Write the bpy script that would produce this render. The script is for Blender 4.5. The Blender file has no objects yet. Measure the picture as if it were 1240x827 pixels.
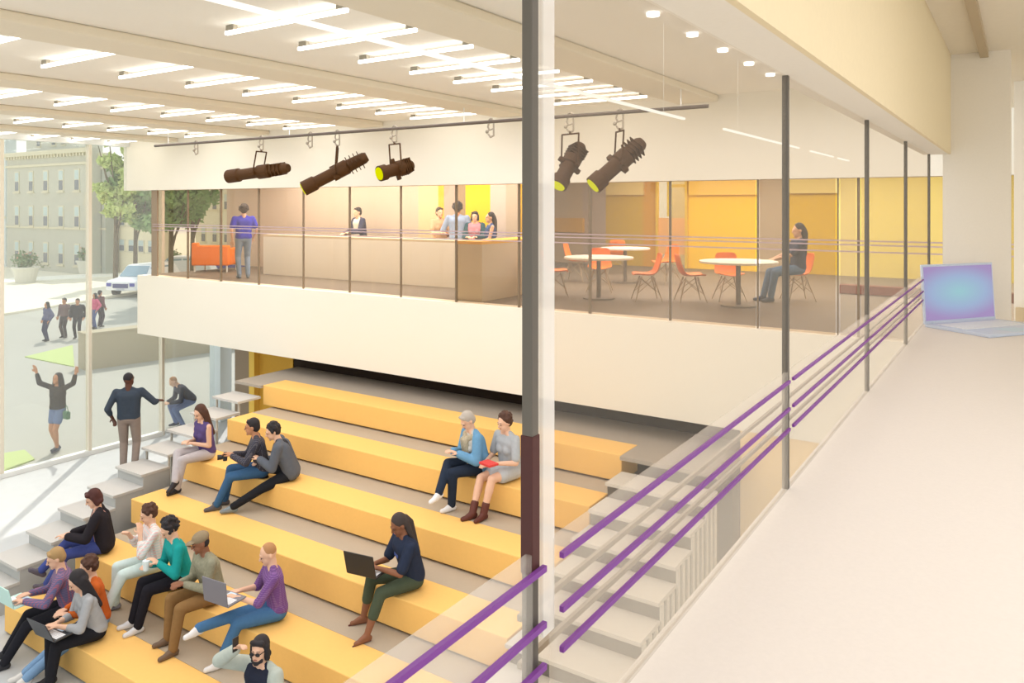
import bpy, bmesh, math, random
from mathutils import Vector, Matrix
random.seed(7)
SC = bpy.context.scene
COL = SC.collection
EYE = 5.72
CA, SA = 0.8348, 0.5505          # the camera is turned 33.4 degrees off the long glass wall

def at(px, py, z):
    "point of the plane at world height z seen at this pixel"
    d = -936*(z-EYE)/(py-248); u = (px-620)/936*d
    return Vector((u*CA-SA*d, u*SA+CA*d, z))
def xat(px, y):
    "x on the plane Y=y seen in this column"
    d = 1.8164*y*936/(px+800)
    return (CA*y-d)/SA
def zat(px, py, y):
    d = 1.8164*y*936/(px+800)
    return EYE-(py-248)*d/936
def heading(phi):
    "angle about Z of a figure whose front turns phi degrees from the viewer to picture left"
    a = math.radians(phi)
    x = math.cos(a)*SA-math.sin(a)*CA; y = -math.cos(a)*CA-math.sin(a)*SA
    return math.atan2(y, x)-math.pi/2

# ---------------------------------------------------------------- materials
def srgb(h):
    h = h.lstrip('#'); c = [int(h[i:i+2], 16)/255 for i in (0, 2, 4)]
    return tuple(x/12.92 if x <= .04045 else ((x+.055)/1.055)**2.4 for x in c)+(1,)
MATS = {}
def mat(name, col, rough=.6, noise=0, nscale=20, metal=0, spec=.4, bump=0):
    if name in MATS: return MATS[name]
    m = bpy.data.materials.new(name); m.use_nodes = True
    nt = m.node_tree; b = nt.nodes['Principled BSDF']
    c = srgb(col) if isinstance(col, str) else col
    b.inputs['Base Color'].default_value = c
    b.inputs['Roughness'].default_value = rough
    b.inputs['Metallic'].default_value = metal
    b.inputs['Specular IOR Level'].default_value = spec
    if noise or bump:
        tc = nt.nodes.new('ShaderNodeTexCoord'); n = nt.nodes.new('ShaderNodeTexNoise')
        n.inputs['Scale'].default_value = nscale; n.inputs['Detail'].default_value = 4
        nt.links.new(tc.outputs['Object'], n.inputs['Vector'])
        if noise:
            r = nt.nodes.new('ShaderNodeMixRGB'); r.blend_type = 'MIX'
            r.inputs[1].default_value = tuple(min(1, x*(1-noise)) for x in c[:3])+(1,)
            r.inputs[2].default_value = tuple(min(1, x*(1+noise)) for x in c[:3])+(1,)
            nt.links.new(n.outputs['Fac'], r.inputs[0]); nt.links.new(r.outputs[0], b.inputs['Base Color'])
        if bump:
            bp = nt.nodes.new('ShaderNodeBump'); bp.inputs['Strength'].default_value = bump
            bp.inputs['Distance'].default_value = .01
            nt.links.new(n.outputs['Fac'], bp.inputs['Height']); nt.links.new(bp.outputs[0], b.inputs['Normal'])
    MATS[name] = m
    return m
def emit(name, col, s):
    if name in MATS: return MATS[name]
    m = bpy.data.materials.new(name); m.use_nodes = True; nt = m.node_tree
    nt.nodes.remove(nt.nodes['Principled BSDF']); e = nt.nodes.new('ShaderNodeEmission')
    e.inputs[0].default_value = srgb(col); e.inputs[1].default_value = s
    nt.links.new(e.outputs[0], nt.nodes['Material Output'].inputs[0]); MATS[name] = m
    return m
def glass(name, tint, film, opacity, gloss=.04):
    "clear pane with a faint milky film and a little mirror"
    if name in MATS: return MATS[name]
    m = bpy.data.materials.new(name); m.use_nodes = True; nt = m.node_tree
    nt.nodes.remove(nt.nodes['Principled BSDF'])
    t = nt.nodes.new('ShaderNodeBsdfTransparent'); t.inputs[0].default_value = srgb(tint)
    d = nt.nodes.new('ShaderNodeBsdfDiffuse'); d.inputs[0].default_value = srgb(film)
    tl = nt.nodes.new('ShaderNodeBsdfTranslucent'); tl.inputs[0].default_value = srgb(film)
    a = nt.nodes.new('ShaderNodeMixShader'); a.inputs[0].default_value = .5
    nt.links.new(d.outputs[0], a.inputs[1]); nt.links.new(tl.outputs[0], a.inputs[2])
    x = nt.nodes.new('ShaderNodeMixShader'); x.inputs[0].default_value = opacity
    nt.links.new(t.outputs[0], x.inputs[1]); nt.links.new(a.outputs[0], x.inputs[2])
    g = nt.nodes.new('ShaderNodeBsdfGlossy'); g.inputs['Roughness'].default_value = .02
    y = nt.nodes.new('ShaderNodeMixShader'); y.inputs[0].default_value = gloss
    nt.links.new(x.outputs[0], y.inputs[1]); nt.links.new(g.outputs[0], y.inputs[2])
    nt.links.new(y.outputs[0], nt.nodes['Material Output'].inputs[0]); MATS[name] = m
    return m
def plaid(name, c1, c2, c3, scale=14):
    if name in MATS: return MATS[name]
    m = mat(name, c1, .85); nt = m.node_tree; b = nt.nodes['Principled BSDF']
    tc = nt.nodes.new('ShaderNodeTexCoord'); prev = None
    for ax, c in (('X', c2), ('Z', c3)):
        w = nt.nodes.new('ShaderNodeTexWave'); w.wave_type = 'BANDS'; w.bands_direction = ax
        w.inputs['Scale'].default_value = scale
        nt.links.new(tc.outputs['Object'], w.inputs['Vector'])
        r = nt.nodes.new('ShaderNodeValToRGB'); r.color_ramp.elements[0].position = .55; r.color_ramp.elements[1].position = .7
        r.color_ramp.elements[1].color = (.7, .7, .7, 1)
        nt.links.new(w.outputs['Fac'], r.inputs[0])
        x = nt.nodes.new('ShaderNodeMixRGB'); nt.links.new(r.outputs[0], x.inputs[0])
        if prev is None: x.inputs[1].default_value = srgb(c1)
        else: nt.links.new(prev.outputs[0], x.inputs[1])
        x.inputs[2].default_value = srgb(c); prev = x
    nt.links.new(prev.outputs[0], b.inputs['Base Color'])
    return m
def screen_mat():
    m = bpy.data.materials.new('laptop_screen'); m.use_nodes = True; nt = m.node_tree
    b = nt.nodes['Principled BSDF']; tc = nt.nodes.new('ShaderNodeTexCoord')
    mp = nt.nodes.new('ShaderNodeMapping'); mp.inputs['Location'].default_value = (-.5, -.5, -.5)
    vl = nt.nodes.new('ShaderNodeVectorMath'); vl.operation = 'LENGTH'
    nt.links.new(tc.outputs['Generated'], mp.inputs[0]); nt.links.new(mp.outputs[0], vl.inputs[0])
    r = nt.nodes.new('ShaderNodeValToRGB'); e = r.color_ramp.elements
    e[0].position = 0; e[0].color = srgb('#8fc0c6'); e[1].position = .7; e[1].color = srgb('#9a84b4')
    k = e.new(.4); k.color = srgb('#93a8c8')
    nt.links.new(vl.outputs['Value'], r.inputs[0])
    b.inputs['Base Color'].default_value = (.02, .02, .03, 1)
    nt.links.new(r.outputs[0], b.inputs['Emission Color']); b.inputs['Emission Strength'].default_value = .9
    return m

cream = mat('cream_plaster', '#efe8da', .8, .03, 60)
CREAM2 = mat('warm_white_plaster', '#f0e9dc', .8, .025, 90)
ceilm = mat('ceiling_plaster', '#f3ecdf', .85, .02, 40)
beamm = mat('ceiling_beam_plaster', '#e9dec9', .85, .02, 40)
counterm = mat('counter_terrazzo', '#e9e3dd', .7, .035, 120, spec=.2)
yellowf = mat('yellow_fascia_paint', '#ecdcb8', .8, .03, 60)
benchm = mat('yellow_bench_felt', '#f5c575', .85, .03, 25, spec=.15)
treadm = mat('grey_tread', '#b9ab98', .75, .04, 60, spec=.2)
riserm = mat('dark_riser', '#4a4038', .8)
landm = mat('taupe_landing', '#a89e92', .75, .04, 30, spec=.2)
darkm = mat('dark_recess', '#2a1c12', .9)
darkred = mat('dark_red_post', '#4e2826', .6)
floorm = mat('pale_grey_floor', '#c6c9cb', .5, .06, 4)
brownfl = mat('brown_floor', '#7a7064', .6, .06, 8)
postm = mat('grey_steel', '#67625b', .5, metal=.2)
purple = mat('purple_rail_paint', '#7c3c96', .5)
mauve = mat('mauve_rail_paint', '#b9a2a6', .5)
taupe = mat('reflection_taupe', '#a2947f', .5)
orange = mat('orange_shell', '#ff861c', .5)
whitem = mat('white_laminate', '#f2efe8', .5)
wirem = mat('pale_wire', '#b3a48c', .4, metal=.2)
bronze = mat('brown_metal', '#472a06', .6, spec=.25)
steel = mat('bare_metal', '#a09584', .4, metal=.3)
lensm = emit('yellow_lens', '#dfe000', .9)
tubem = emit('tube_light', '#fffdf6', 6)
frame_w = mat('white_aluminium', '#eef0ee', .5)

# ---------------------------------------------------------------- mesh helpers
def newmesh(name, bm, material, parent=None):
    me = bpy.data.meshes.new(name); bm.to_mesh(me); bm.free()
    for m in (material if isinstance(material, (list, tuple)) else [material]): me.materials.append(m)
    o = bpy.data.objects.new(name, me); COL.objects.link(o)
    if parent is not None: o.parent = parent
    return o
def box(bm, x0, x1, y0, y1, z0, z1, bev=0, M=None):
    r = bmesh.ops.create_cube(bm, size=1)
    vs = r['verts']
    T = Matrix.Translation(((x0+x1)/2, (y0+y1)/2, (z0+z1)/2)) @ Matrix.Diagonal((abs(x1-x0), abs(y1-y0), abs(z1-z0), 1))
    bmesh.ops.transform(bm, matrix=T, verts=vs)
    if bev:
        es = list({e for v in vs for e in v.link_edges})
        r2 = bmesh.ops.bevel(bm, geom=es, offset=bev, segments=2, affect='EDGES', profile=.5)
        vs = list({v for f in r2['faces'] for v in f.verts} | {v for v in vs if v.is_valid})
    if M is not None: bmesh.ops.transform(bm, matrix=M, verts=vs)
    return vs
def cyl(bm, a, b, r0, r1=None, seg=12):
    a = Vector(a); b = Vector(b); r1 = r0 if r1 is None else r1; d = b-a
    q = Vector((0, 0, 1)).rotation_difference(d.normalized()).to_matrix().to_4x4()
    bmesh.ops.create_cone(bm, cap_ends=True, segments=seg, radius1=r0, radius2=r1, depth=d.length,
                          matrix=Matrix.Translation((a+b)/2) @ q)
def tube(bm, pts, r, seg=8):
    for a, b in zip(pts, pts[1:]): cyl(bm, a, b, r, r, seg)
    for p in pts[1:-1]:
        bmesh.ops.create_uvsphere(bm, u_segments=seg, v_segments=6, radius=r, matrix=Matrix.Translation(Vector(p)))
def poly(bm, pts, z0, z1):
    "prism over a polygon in plan"
    lo = [bm.verts.new((p[0], p[1], z0)) for p in pts]; hi = [bm.verts.new((p[0], p[1], z1)) for p in pts]
    bm.faces.new(hi); bm.faces.new(lo[::-1]); n = len(pts)
    for i in range(n): bm.faces.new((lo[i], lo[(i+1) % n], hi[(i+1) % n], hi[i]))
    bmesh.ops.recalc_face_normals(bm, faces=bm.faces)
def B(name, dims, material, parent=None, bev=0):
    bm = bmesh.new(); box(bm, *dims, bev=bev); return newmesh(name, bm, material, parent)
def S(name, dims, material, bev=0, parent=None):
    o = B(name, dims, material, parent, bev)
    if parent is None: o['kind'] = 'structure'
    return o
def smooth(o):
    for p in o.data.polygons: p.use_smooth = True
    return o
def tag(o, label, cat, group=None):
    o['label'] = label; o['category'] = cat
    if group: o['group'] = group
    return o
def thing(name, loc, label, cat, rz=0, group=None, scale=1):
    o = bpy.data.objects.new(name, None); COL.objects.link(o); o.empty_display_size = .1
    o.location = loc; o.rotation_euler = (0, 0, rz); o.scale = (scale,)*3
    return tag(o, label, cat, group)
def dup(root, loc, rz, label):
    r = root.copy(); COL.objects.link(r); r.location = loc; r.rotation_euler = (0, 0, rz); r['label'] = label
    for ch in list(root.children):
        c = ch.copy(); COL.objects.link(c); c.parent = r
        for g in list(ch.children):
            k = g.copy(); COL.objects.link(k); k.parent = c
    return r
ORD = ['first', 'second', 'third', 'fourth', 'fifth', 'sixth', 'seventh', 'eighth', 'ninth', 'tenth', 'eleventh', 'twelfth']

# ================================================================ the setting
UF = EYE-1.66            # upper floor
ZC = EYE+1.5             # atrium ceiling
ZH = EYE+.34             # head of the upper openings
SB = EYE-3.03            # underside of the upper slab
YF = 10.35               # plane of the opposite slab edge
XG = -17.85              # tall glass wall on the left
S('floor', (XG, 3, -4, 11.3, -.2, 0), floorm)
c = S('ceiling', (-18.1, -.53, -6, YF+.2, ZC, ZC+.25), ceilm)
for i, x in enumerate((-3.75, -6.8, -9.9, -13.0, -16.1)):
    S('ceiling_beam', (x-.3, x+.3, -6, YF, ZC-.09, ZC), beamm, bev=.02, parent=c)
# opposite upper fascia and slab edge
S('trim_1', (-17.98, 2, YF, YF+.35, ZH, ZC), cream)
S('trim_2', (-17.4, 1.5, YF, YF+.3, SB, UF+.005), cream)
S('floor_upper', (-17.4, 4, YF+.3, 20.5, SB+.3, UF), brownfl)
S('ceiling_upper', (-17.8, 4, YF+.35, 20.5, ZH+.75, ZH+.9), ceilm)
xr = xat(1014, YF)
S('floor_passage', (xr, 4, YF+.3, 19.3, UF, UF+.012), mat('pale_passage_floor', '#b8aca0', .7, .05, 10))
# left tall glass wall
w = bpy.data.objects.new('window_1', None); COL.objects.link(w); w['kind'] = 'structure'
ym = [-1.4, .4, 2.2, 4.0, 5.8, 7.62, 9.45, 11.25]
for y in ym:
    B('mullion', (XG-.07, XG+.07, y-.035, y+.035, 0, ZC-.05), mat('champagne_mullion', '#e4dccb', .5), w)
for a, b in zip(ym, ym[1:]):
    B('glass_pane', (XG-.01, XG+.01, a+.035, b-.035, .12, ZC-.12), glass('clear_glass', '#fbfcfa', '#ffffff', .07, .02), w)  # white film puts the washed-out haze of the outdoor view into the pane
B('sill', (XG-.08, XG+.08, -1.4, 11.25, 0, .1), frame_w, w)
B('head_rail', (XG-.12, XG+.12, -1.4, 11.25, ZC-.12, ZC), frame_w, w)
# glass continues under the slab up to a wide pale column
B('glass_pane', (XG-.01, XG+.01, 11.29, 12.85, .12, SB), glass('clear_glass', '', '', 0), w)
S('wall_column', (XG-.2, XG+.25, 12.75, 13.1, 0, SB+.3), mat('pale_blue_column', '#dfeaee', .5))
S('floor_under_slab', (XG, -3.1, 11.3, 14, -.2, 0), floorm)
S('wall_under_slab', (-17.2, -15.9, 12.9, 13.1, 0, SB+.3), mat('taupe_wall', '#9a8874', .8))
S('wall_yellow_lower', (-15.9, -12.6, 12.6, 12.8, 0, SB+.3), mat('yellow_wall', '#dba93f', .8, .04, 20))
S('trim_3', (-16.05, -15.85, 12.45, 12.65, 0, SB+.3), mat('light_yellow_post', '#f6cf62', .8))
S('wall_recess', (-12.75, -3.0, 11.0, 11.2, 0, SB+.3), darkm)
S('wall_recess_side', (-12.85, -12.72, 11.0, 12.7, 0, SB+.3), mat('yellow_wall', '', 0))
S('wall_peach', (-3.16, 1.5, YF+.02, YF+.2, 0, SB), mat('peach_wall', '#f2cf94', .8, .03, 40))
# near side: counter, beam over the glass, room behind the beam
CZ = EYE-.707
XN = -.49
S('wall_near', (XN+.02, XN+.2, -1, 5.62, CZ-1.3, CZ-.06), cream)
o = B('counter_top', (XN-.012, 3.2, -1.2, 5.62, CZ-.05, CZ), counterm, bev=.004)
tag(o, 'wide smooth cream counter running along the glass balustrade under the laptop', 'counter')
S('beam_over_glass', (-.53, -.39, -1.2, 5.64, EYE+.322, ZC), CREAM2)
S('wall_beam_face', (-.39, -.375, -1.2, 5.62, EYE+.322, EYE+.95), yellowf)
S('ceiling_room', (-.39, 4, -.6, 9, EYE+.95, EYE+1.1), mat('tan_ceiling', '#ece2cf', .85, .03, 30))
S('trim_4', (-.215, -.17, 0, 5.6, EYE+.91, EYE+.95), mat('tan_trim', '#bba98c', .7))
S('wall_right', (-.42, -.055, 5.62, 5.85, CZ-1.5, EYE+.95), CREAM2)
# wall farther back seen past the right wall, with a yellow panelled opening
S('wall_far_right', (-.05, 3, 7.1, 7.2, 1, EYE+1.0), CREAM2)
S('baseboard_right', (-.04, 3, 7.05, 7.1, CZ-.18, CZ-.08), mat('tan_baseboard', '#cdb996', .7))
S('floor_far_right', (-.055, 3, 5.62, 7.1, CZ-.25, CZ-.2), counterm)
bm = bmesh.new()
wx, wz0, wz1 = .12, EYE-.56, EYE+.45
box(bm, wx-.05, wx, 7.03, 7.1, wz0-.05, wz1+.05); box(bm, wx, 2, 7.03, 7.1, wz0-.05, wz0); box(bm, wx, 2, 7.03, 7.1, wz1, wz1+.05)
w5 = newmesh('window_5', bm, CREAM2); w5['kind'] = 'structure'
B('panel', (wx, 2, 7.06, 7.095, wz0, wz1), mat('olive_yellow', '#d2b400', .6), w5)

# ---------------------------------------------------------------- near glass: posts, panes
w3 = bpy.data.objects.new('window_3', None); COL.objects.link(w3); w3['kind'] = 'structure'
py_ = [.785, 1.985, 3.195, 4.37, 5.55]
for i, y in enumerate(py_):
    o = B('post', (XN-.009, XN+.006, y-.0075, y+.0075, CZ, EYE+.322), postm, w3, bev=.0015)
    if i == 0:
        B('post_red_stretch', (XN-.01, XN+.007, y-.0085, y+.0085, EYE-.44, EYE-.275), darkred, w3, bev=.001)  # dark red stretch of the first post
ngl = glass('near_glass', '#f9f6f2', '#f4efe6', .04, .01)
for a, b in zip(py_, py_[1:]):
    B('glass_pane', (XN-.004, XN+.002, a+.02, b-.015, CZ, EYE+.322), ngl, w3)
B('glass_edge', (XN-.006, XN+.004, .806, .833, CZ+.18, EYE+.322), glass('pane_edge', '#ffffff', '#ffffff', .55, .05), w3)
g = bpy.data.objects.new('glass_balustrade', None); COL.objects.link(g); g.location = (XN+.012, .2, CZ)
tag(g, 'milky glass balustrade with three purple rails along the cream counter edge', 'balustrade')
def gb(name, dims, m, bev=0):
    o = B(name, dims, m, None, bev); o.parent = g; o.matrix_parent_inverse = g.matrix_basis.inverted() if False else Matrix.Translation(-Vector(g.location)); return o
frost = glass('balustrade_glass', '#ffffff', '#f6f0e6', .24, .01)
XR = XN+.014
k = -XR
for a, b in ((.12, .79), (.83, 5.6)):
    gb('glass_panel', (XR-.016, XR-.008, a, b, CZ, EYE-.872*k), frost)
for s in (.745, .885, .978):
    pass
for zz in (.914, 1.055, 1.16):
    for a, b in ((.12, .795), (.835, 1.965), (2.0, 5.6)):
        gb('purple_rail', (XR-.004, XR+.002, a, b, EYE-zz*k-.0036, EYE-zz*k+.0036), purple)
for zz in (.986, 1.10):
    gb('rail_reflection', (XN-.03, XN-.024, .8, 5.5, EYE-zz*(.517)-.004, EYE-zz*.517+.004), taupe)  # thin taupe bars drawing the rails' reflection in the pane

# ---------------------------------------------------------------- opposite glazing
w2 = bpy.data.objects.new('window_2', None); COL.objects.link(w2); w2['kind'] = 'structure'
mb = mat('brown_mullion', '#7d6c56', .6)
ms = [(187, .22), (227, .05), (267, .07), (313, .045), (367, .03), (423, .04), (485, .03), (552, .05), (628, .05), (714, .06), (811, .05), (917, .03), (1014, .02), (1039, .05)]
xs = []
for px, wd in ms:
    x = xat(px, YF+.12); xs.append(x)
    wd = wd if px == 187 else wd*.6
    B('mullion', (x-wd/2, x+wd/2, YF+.1, YF+.14, UF, ZH), mb if px != 187 else mat('taupe_wall', '', 0), w2)
og = glass('smoky_glass', '#f0e8dc', '#cbbfae', .04, .03)
og2 = glass('paler_glass', '#f4efe6', '#dcd3c4', .12, .03)
for i, (a, b) in enumerate(zip(xs, xs[1:])):
    B('glass_pane', (a+.03, b-.03, YF+.115, YF+.125, UF, ZH), og if i < 12 else og2, w2)
B('glass_pane', (xs[-1]+.03, 1, YF+.115, YF+.125, UF, ZH), og2, w2)
for z in (.45, .5, .585):
    B('faint_rail', (xs[0], 0, YF+.06, YF+.07, EYE-z-.009, EYE-z+.009), mauve, w2)

# rooms behind the opposite glazing
def strip(px0, px1, Y, col, name, z0=UF, z1=ZH+.75, dy=0, m=None):
    return S(name, (xat(px0, Y), xat(px1, Y), Y-dy, Y+.1, z0, z1), m or mat('paint_'+col.strip('#'), col, .8, .03, 15))
for a, b, cc in ((274, 506, '#c9b8a6'), (506, 530, '#d6c49a'), (530, 537, '#e6b84c'), (537, 552, '#b8a79a'), (552, 563, '#a08a6e'),
                 (563, 593, '#ffc81e'), (593, 612, '#c9bdb4'), (612, 627, '#bcae9c'), (627, 634, '#c99c2c')):
    strip(a, b, 13.6, cc, 'wall_back_panel')
for a, b, cc in ((560, 705, '#c6b498'), (705, 733, '#bdaea2'), (733, 778, '#cfae2c'), (778, 795, '#d9a32a'),
                 (833, 917, '#ffd21c'), (917, 953, '#b5a68e'), (953, 1013, '#cfac14'), (1013, 1040, '#e2cf7a'), (1040, 1300, '#ead76a')):
    strip(a, b, 19.4, cc, 'wall_far_panel')
strip(664, 705, 19.3, '#dba92a', 'wall_yellow_band', zat(680, 281, 19.3), zat(680, 264, 19.3))
strip(733, 778, 19.3, '#efd98a', 'wall_pale_band', zat(755, 236, 19.3), ZH+.75)
strip(833, 917, 19.3, '#ffd45a', 'wall_pale_band', zat(875, 236, 19.3), ZH+.75)
strip(953, 1013, 19.3, '#dcca7c', 'wall_pale_band', zat(980, 234, 19.3), ZH+.75)
# bright window in the far wall
x0, x1 = xat(795, 19.4), xat(833, 19.4)
w4 = bpy.data.objects.new('window_4', None); COL.objects.link(w4); w4['kind'] = 'structure'
wy = mat('yellow_frame', '#e8c63a', .6)
B('frame', (x0, x0+.06, 19.3, 19.4, UF, ZH+.75), wy, w4); B('frame', (x1-.06, x1, 19.3, 19.4, UF, ZH+.75), wy, w4)
B('frame', (x0+.32, x0+.4, 19.3, 19.4, zat(810, 262, 19.4), ZH+.75), wy, w4)
B('frame', (x0+.4, x1-.06, 19.3, 19.4, zat(820, 225, 19.4)-.04, zat(820, 225, 19.4)+.04), wy, w4)
B('lower_panel', (x0+.06, x1-.06, 19.36, 19.42, UF+.35, zat(810, 264, 19.4)), mat('peach_panel', '#eeb878', .7), w4)
B('glass_pane', (x0+.06, x1-.06, 19.44, 19.45, UF, ZH+.75), glass('clear_glass', '', '', 0), w4)
S('wall_beyond_window', (x0-.5, x1+.8, 21.6, 21.7, UF-1, ZH+2), mat('pale_yellow_wall', '#f6eec2', .8))  # pale backdrop wall, brightened by an added fill light
# dark red kerb in the passage
S('trim_5', (xat(1016, 15.4), 1.5, 15.4, 15.6, UF+.012, UF+.17), mat('dark_red_kerb', '#7c3b2e', .7))
# glowing bars drawing a light row mirrored in the near glass, and small downlights in the beam edge
t = thing('ceiling_light_reflection', (-1.6, 1.05, EYE+.488), 'long thin white light reflection running diagonally across the ceiling view', 'light')
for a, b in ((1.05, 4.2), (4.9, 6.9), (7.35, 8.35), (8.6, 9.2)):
    o = B('reflection_bar', (-.008, .008, a-1.05, b-1.05, -.006, .006), emit('reflection_glow', '#fffaf0', 1.1), t)
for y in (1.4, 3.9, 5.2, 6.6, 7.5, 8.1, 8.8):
    bm = bmesh.new(); cyl(bm, (0, y-1.05, 0), (0, y-1.05, ZC-EYE-.488), .0006, seg=6); newmesh('added_cable', bm, frame_w, t)  # cables added to carry the reflection bars
for i, px in enumerate((786, 834, 871, 903, 929)):
    d = 1121*.522/(1237-px); y = (d-SA*.522)/CA
    bm = bmesh.new(); cyl(bm, (0, 0, 0), (0, 0, .006), .011, seg=16)
    o = newmesh('ceiling_downlight', bm, emit('downlight', '#ffffff', 2.5)); o.location = (-.515, y, EYE+.316)
    tag(o, 'tiny round downlight in the white beam above the glass, %s from the near end' % ORD[i], 'light', 'downlights under the white beam')
# tube lights
base = None
rows = [(-4.16, 4.86, .72, 8, 0, 'row nearest the dark posts'), (-7.1, 3.2, .83, 9, 0, 'second row from the dark posts'), (-10.25, 3.2, .83, 9, 0, 'third row from the dark posts'), (-13.35, 3.2, .83, 9, 0, 'fourth row from the dark posts'), (-16.4, 3.2, .83, 9, 0, 'row nearest the tall outer glass')]
rows[0] = (-4.16, 4.1, .78, 8, 0, rows[0][5])
for x, y0, dy, n, z, nm in rows:
    for j in range(n):
        lab = 'white tube ceiling light, %s from the camera in the %s' % (ORD[j], nm)
        y = y0+dy*j
        if base is None:
            base = thing('ceiling_tube_light', (x, y, ZC), lab, 'ceiling light', 0, 'tube lights on the atrium ceiling')
            bm = bmesh.new(); box(bm, -1.42, 0, -.016, .016, -.075, -.045, .005); newmesh('light_tube', bm, tubem, base)
            B('mounting_bracket', (-.1, 0, -.02, .02, -.045, 0), mat('dim_bracket', '#9c9484', .6), base); B('mounting_bracket', (-1.4, -1.3, -.02, .02, -.045, 0), mat('dim_bracket', '', 0), base)
        else: dup(base, (x, y, ZC), 0, lab)

# ================================================================ bleachers
H, T, Y1, Z1 = .392, .9223, 9.5, EYE-3.373
def rowy(k): return Y1-T*k
def rowz(k): return Z1-H*k
XL = [-11.84, -11.65, -11.65, -11.5, -11.35, -11.35]; XE = -4.5
DP = .53
pl = bpy.data.objects.new('bleacher_tiers', None); COL.objects.link(pl); pl.location = (-8, 5, 0)
tag(pl, 'grey carpeted tiers of the bleachers carrying the yellow benches', 'bleachers')
def pp(name, dims, m):
    o = B(name, dims, m); o.parent = pl; o.matrix_parent_inverse = Matrix.Translation(-Vector(pl.location)); return o
pp('landing', (-12.6, -3.16, Y1+DP, 10.99, Z1-.05, Z1), landm)
pp('landing', (-12.6, -11.84, Y1-.05, Y1+DP, Z1-.05, Z1), landm); pp('landing', (XE, -3.16, Y1-.05, Y1+DP, Z1-.05, Z1), landm)
pp('under_landing', (-11.84, -3.16, Y1+DP, 10.99, 0, Z1-.05), riserm)
for k in range(5):
    yf = rowy(k); zt = rowz(k+1)
    pp('tier', (XL[k+1], XE, rowy(k+1)+DP, yf+DP, zt-.05, zt), treadm)
    pp('tier_riser', (XL[k+1]+.03, XE-.03, rowy(k+1)+DP+.02, yf+DP, 0, zt-.05), riserm)
names = ['topmost row, just below the grey landing', 'second row from the top', 'third row from the top', 'fourth row from the top', 'fifth row from the top', 'lowest row, nearest the viewer']
for k in range(6):
    y = rowy(k); z = rowz(k)
    bm = bmesh.new()
    box(bm, XL[k], XE, y, y+DP, z-H+.03, z+.004, .012)
    o = newmesh('yellow_bench', bm, benchm)
    tag(o, 'long yellow upholstered bench block, '+names[k], 'bench', 'yellow benches of the bleachers')
def stair(name, x0, x1, label, jn, solid, ext):
    t = thing(name, ((x0+x1)/2, rowy(5), 0), label, 'stairs')
    for j in range(1, jn):
        y1 = Y1-.05-.461*(j-1); y0 = y1-.50; z = Z1-.196*j
        if z < .1: break
        wx = (x1-x0)/2
        o = B('tread', (-wx, wx, y0-rowy(5), y1-rowy(5), z-.04, z), mat('light_tread', '#c6c4c0', .7, .03, 50) if not solid else mat('pale_tread', '#cfc8bd', .7, .03, 40), t)
        if solid:
            B('riser', (-wx+.01, wx-.01, y0+.05-rowy(5), y1-rowy(5)+.02, 0.0, z-.04), mat('stair_riser', '#5c544b', .8), t)
            for q in range(3):
                yy = y0+.05+.15*q-rowy(5)
                B('side_strip', (wx-.01, wx+.012, yy, yy+.075, 0, z-.04), mat('pale_side_strip', '#d2cbbf', .7), t)  # pale vertical strips band the stair's side face
        else:
            if j > 4: B('step_block', (-wx+.01, wx-.01, y0+.04-rowy(5), y1-rowy(5)+.0, 0, z-.04), mat('grey_step_block', '#b4b6b5', .8), t); continue
            for xx in (-wx+.04, wx-.08):
                B('support_post', (xx, xx+.03, y0+.05-rowy(5), y0+.08-rowy(5), 0, z-.04), mat('light_post', '#c6c2b8', .6), t)
    return t
stair('side_stairs', -12.6, -11.84, 'open grey steps on slim posts at the left end of the yellow benches', 12, False, 0)
stair('side_stairs', XE+.03, -3.16, 'pale solid steps between the yellow benches and the glass balustrade', 12, True, 0)
# ================================================================ outside
S('ground_asphalt', (-120, XG-.1, -30, 120, -.25, -.02), mat('asphalt', '#aeada4', .9, .06, 2))
a = at(5, 382, 0); b_ = at(175, 354, 0); dd = (b_-a).normalized()
bm = bmesh.new(); p0 = a-dd*30; p1 = a+dd*120; nrm = Vector((-dd.y, dd.x, 0))
poly(bm, [p0, p1, p1+nrm*60, p0+nrm*60], -.02, .1)
o = newmesh('ground_plaza', bm, mat('pale_paving', '#e9e2cf', .9, .04, 1)); o['kind'] = 'structure'
a2 = at(5, 343, .1); b2 = at(175, 333, .1)
bm = bmesh.new(); d2 = (b2-a2).normalized(); n2 = Vector((-d2.y, d2.x, 0))
poly(bm, [a2-d2*20, a2+d2*90, a2+d2*90+n2*3.5, a2-d2*20+n2*3.5], .1, .16)
o = newmesh('ground_walkway', bm, mat('white_paving', '#fbf8ee', .9)); o['kind'] = 'structure'
gl = mat('grass_green', '#b4c484', .95, .1, 6)
bm = bmesh.new(); poly(bm, [(-25.6, 13.6), (-25.6, 17), (-28.4, 14.6), (-28.5, 11.9)], -.02, .01)
q = [at(30, 432, 0), at(88, 418, 0), at(90, 444, 0)]
bm.free(); bm = bmesh.new(); poly(bm, q, -.02, .012); o = newmesh('grass_patch', bm, gl); o['kind'] = 'stuff'; tag(o, 'small pale green grass patch beside the end of the low concrete wall', 'grass')
bm = bmesh.new(); poly(bm, [at(-20, 553, 0), at(30, 545, 0), at(42, 556, 0), at(-10, 576, 0)], -.02, .012); o = newmesh('grass_patch', bm, gl); o['kind'] = 'stuff'; tag(o, 'pale green strip of grass outside the foot of the tall glass', 'grass')
lawnp = [at(60, 326, .15), at(240, 322, .15), at(240, 315, .15), at(60, 318, .15)]
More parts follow.
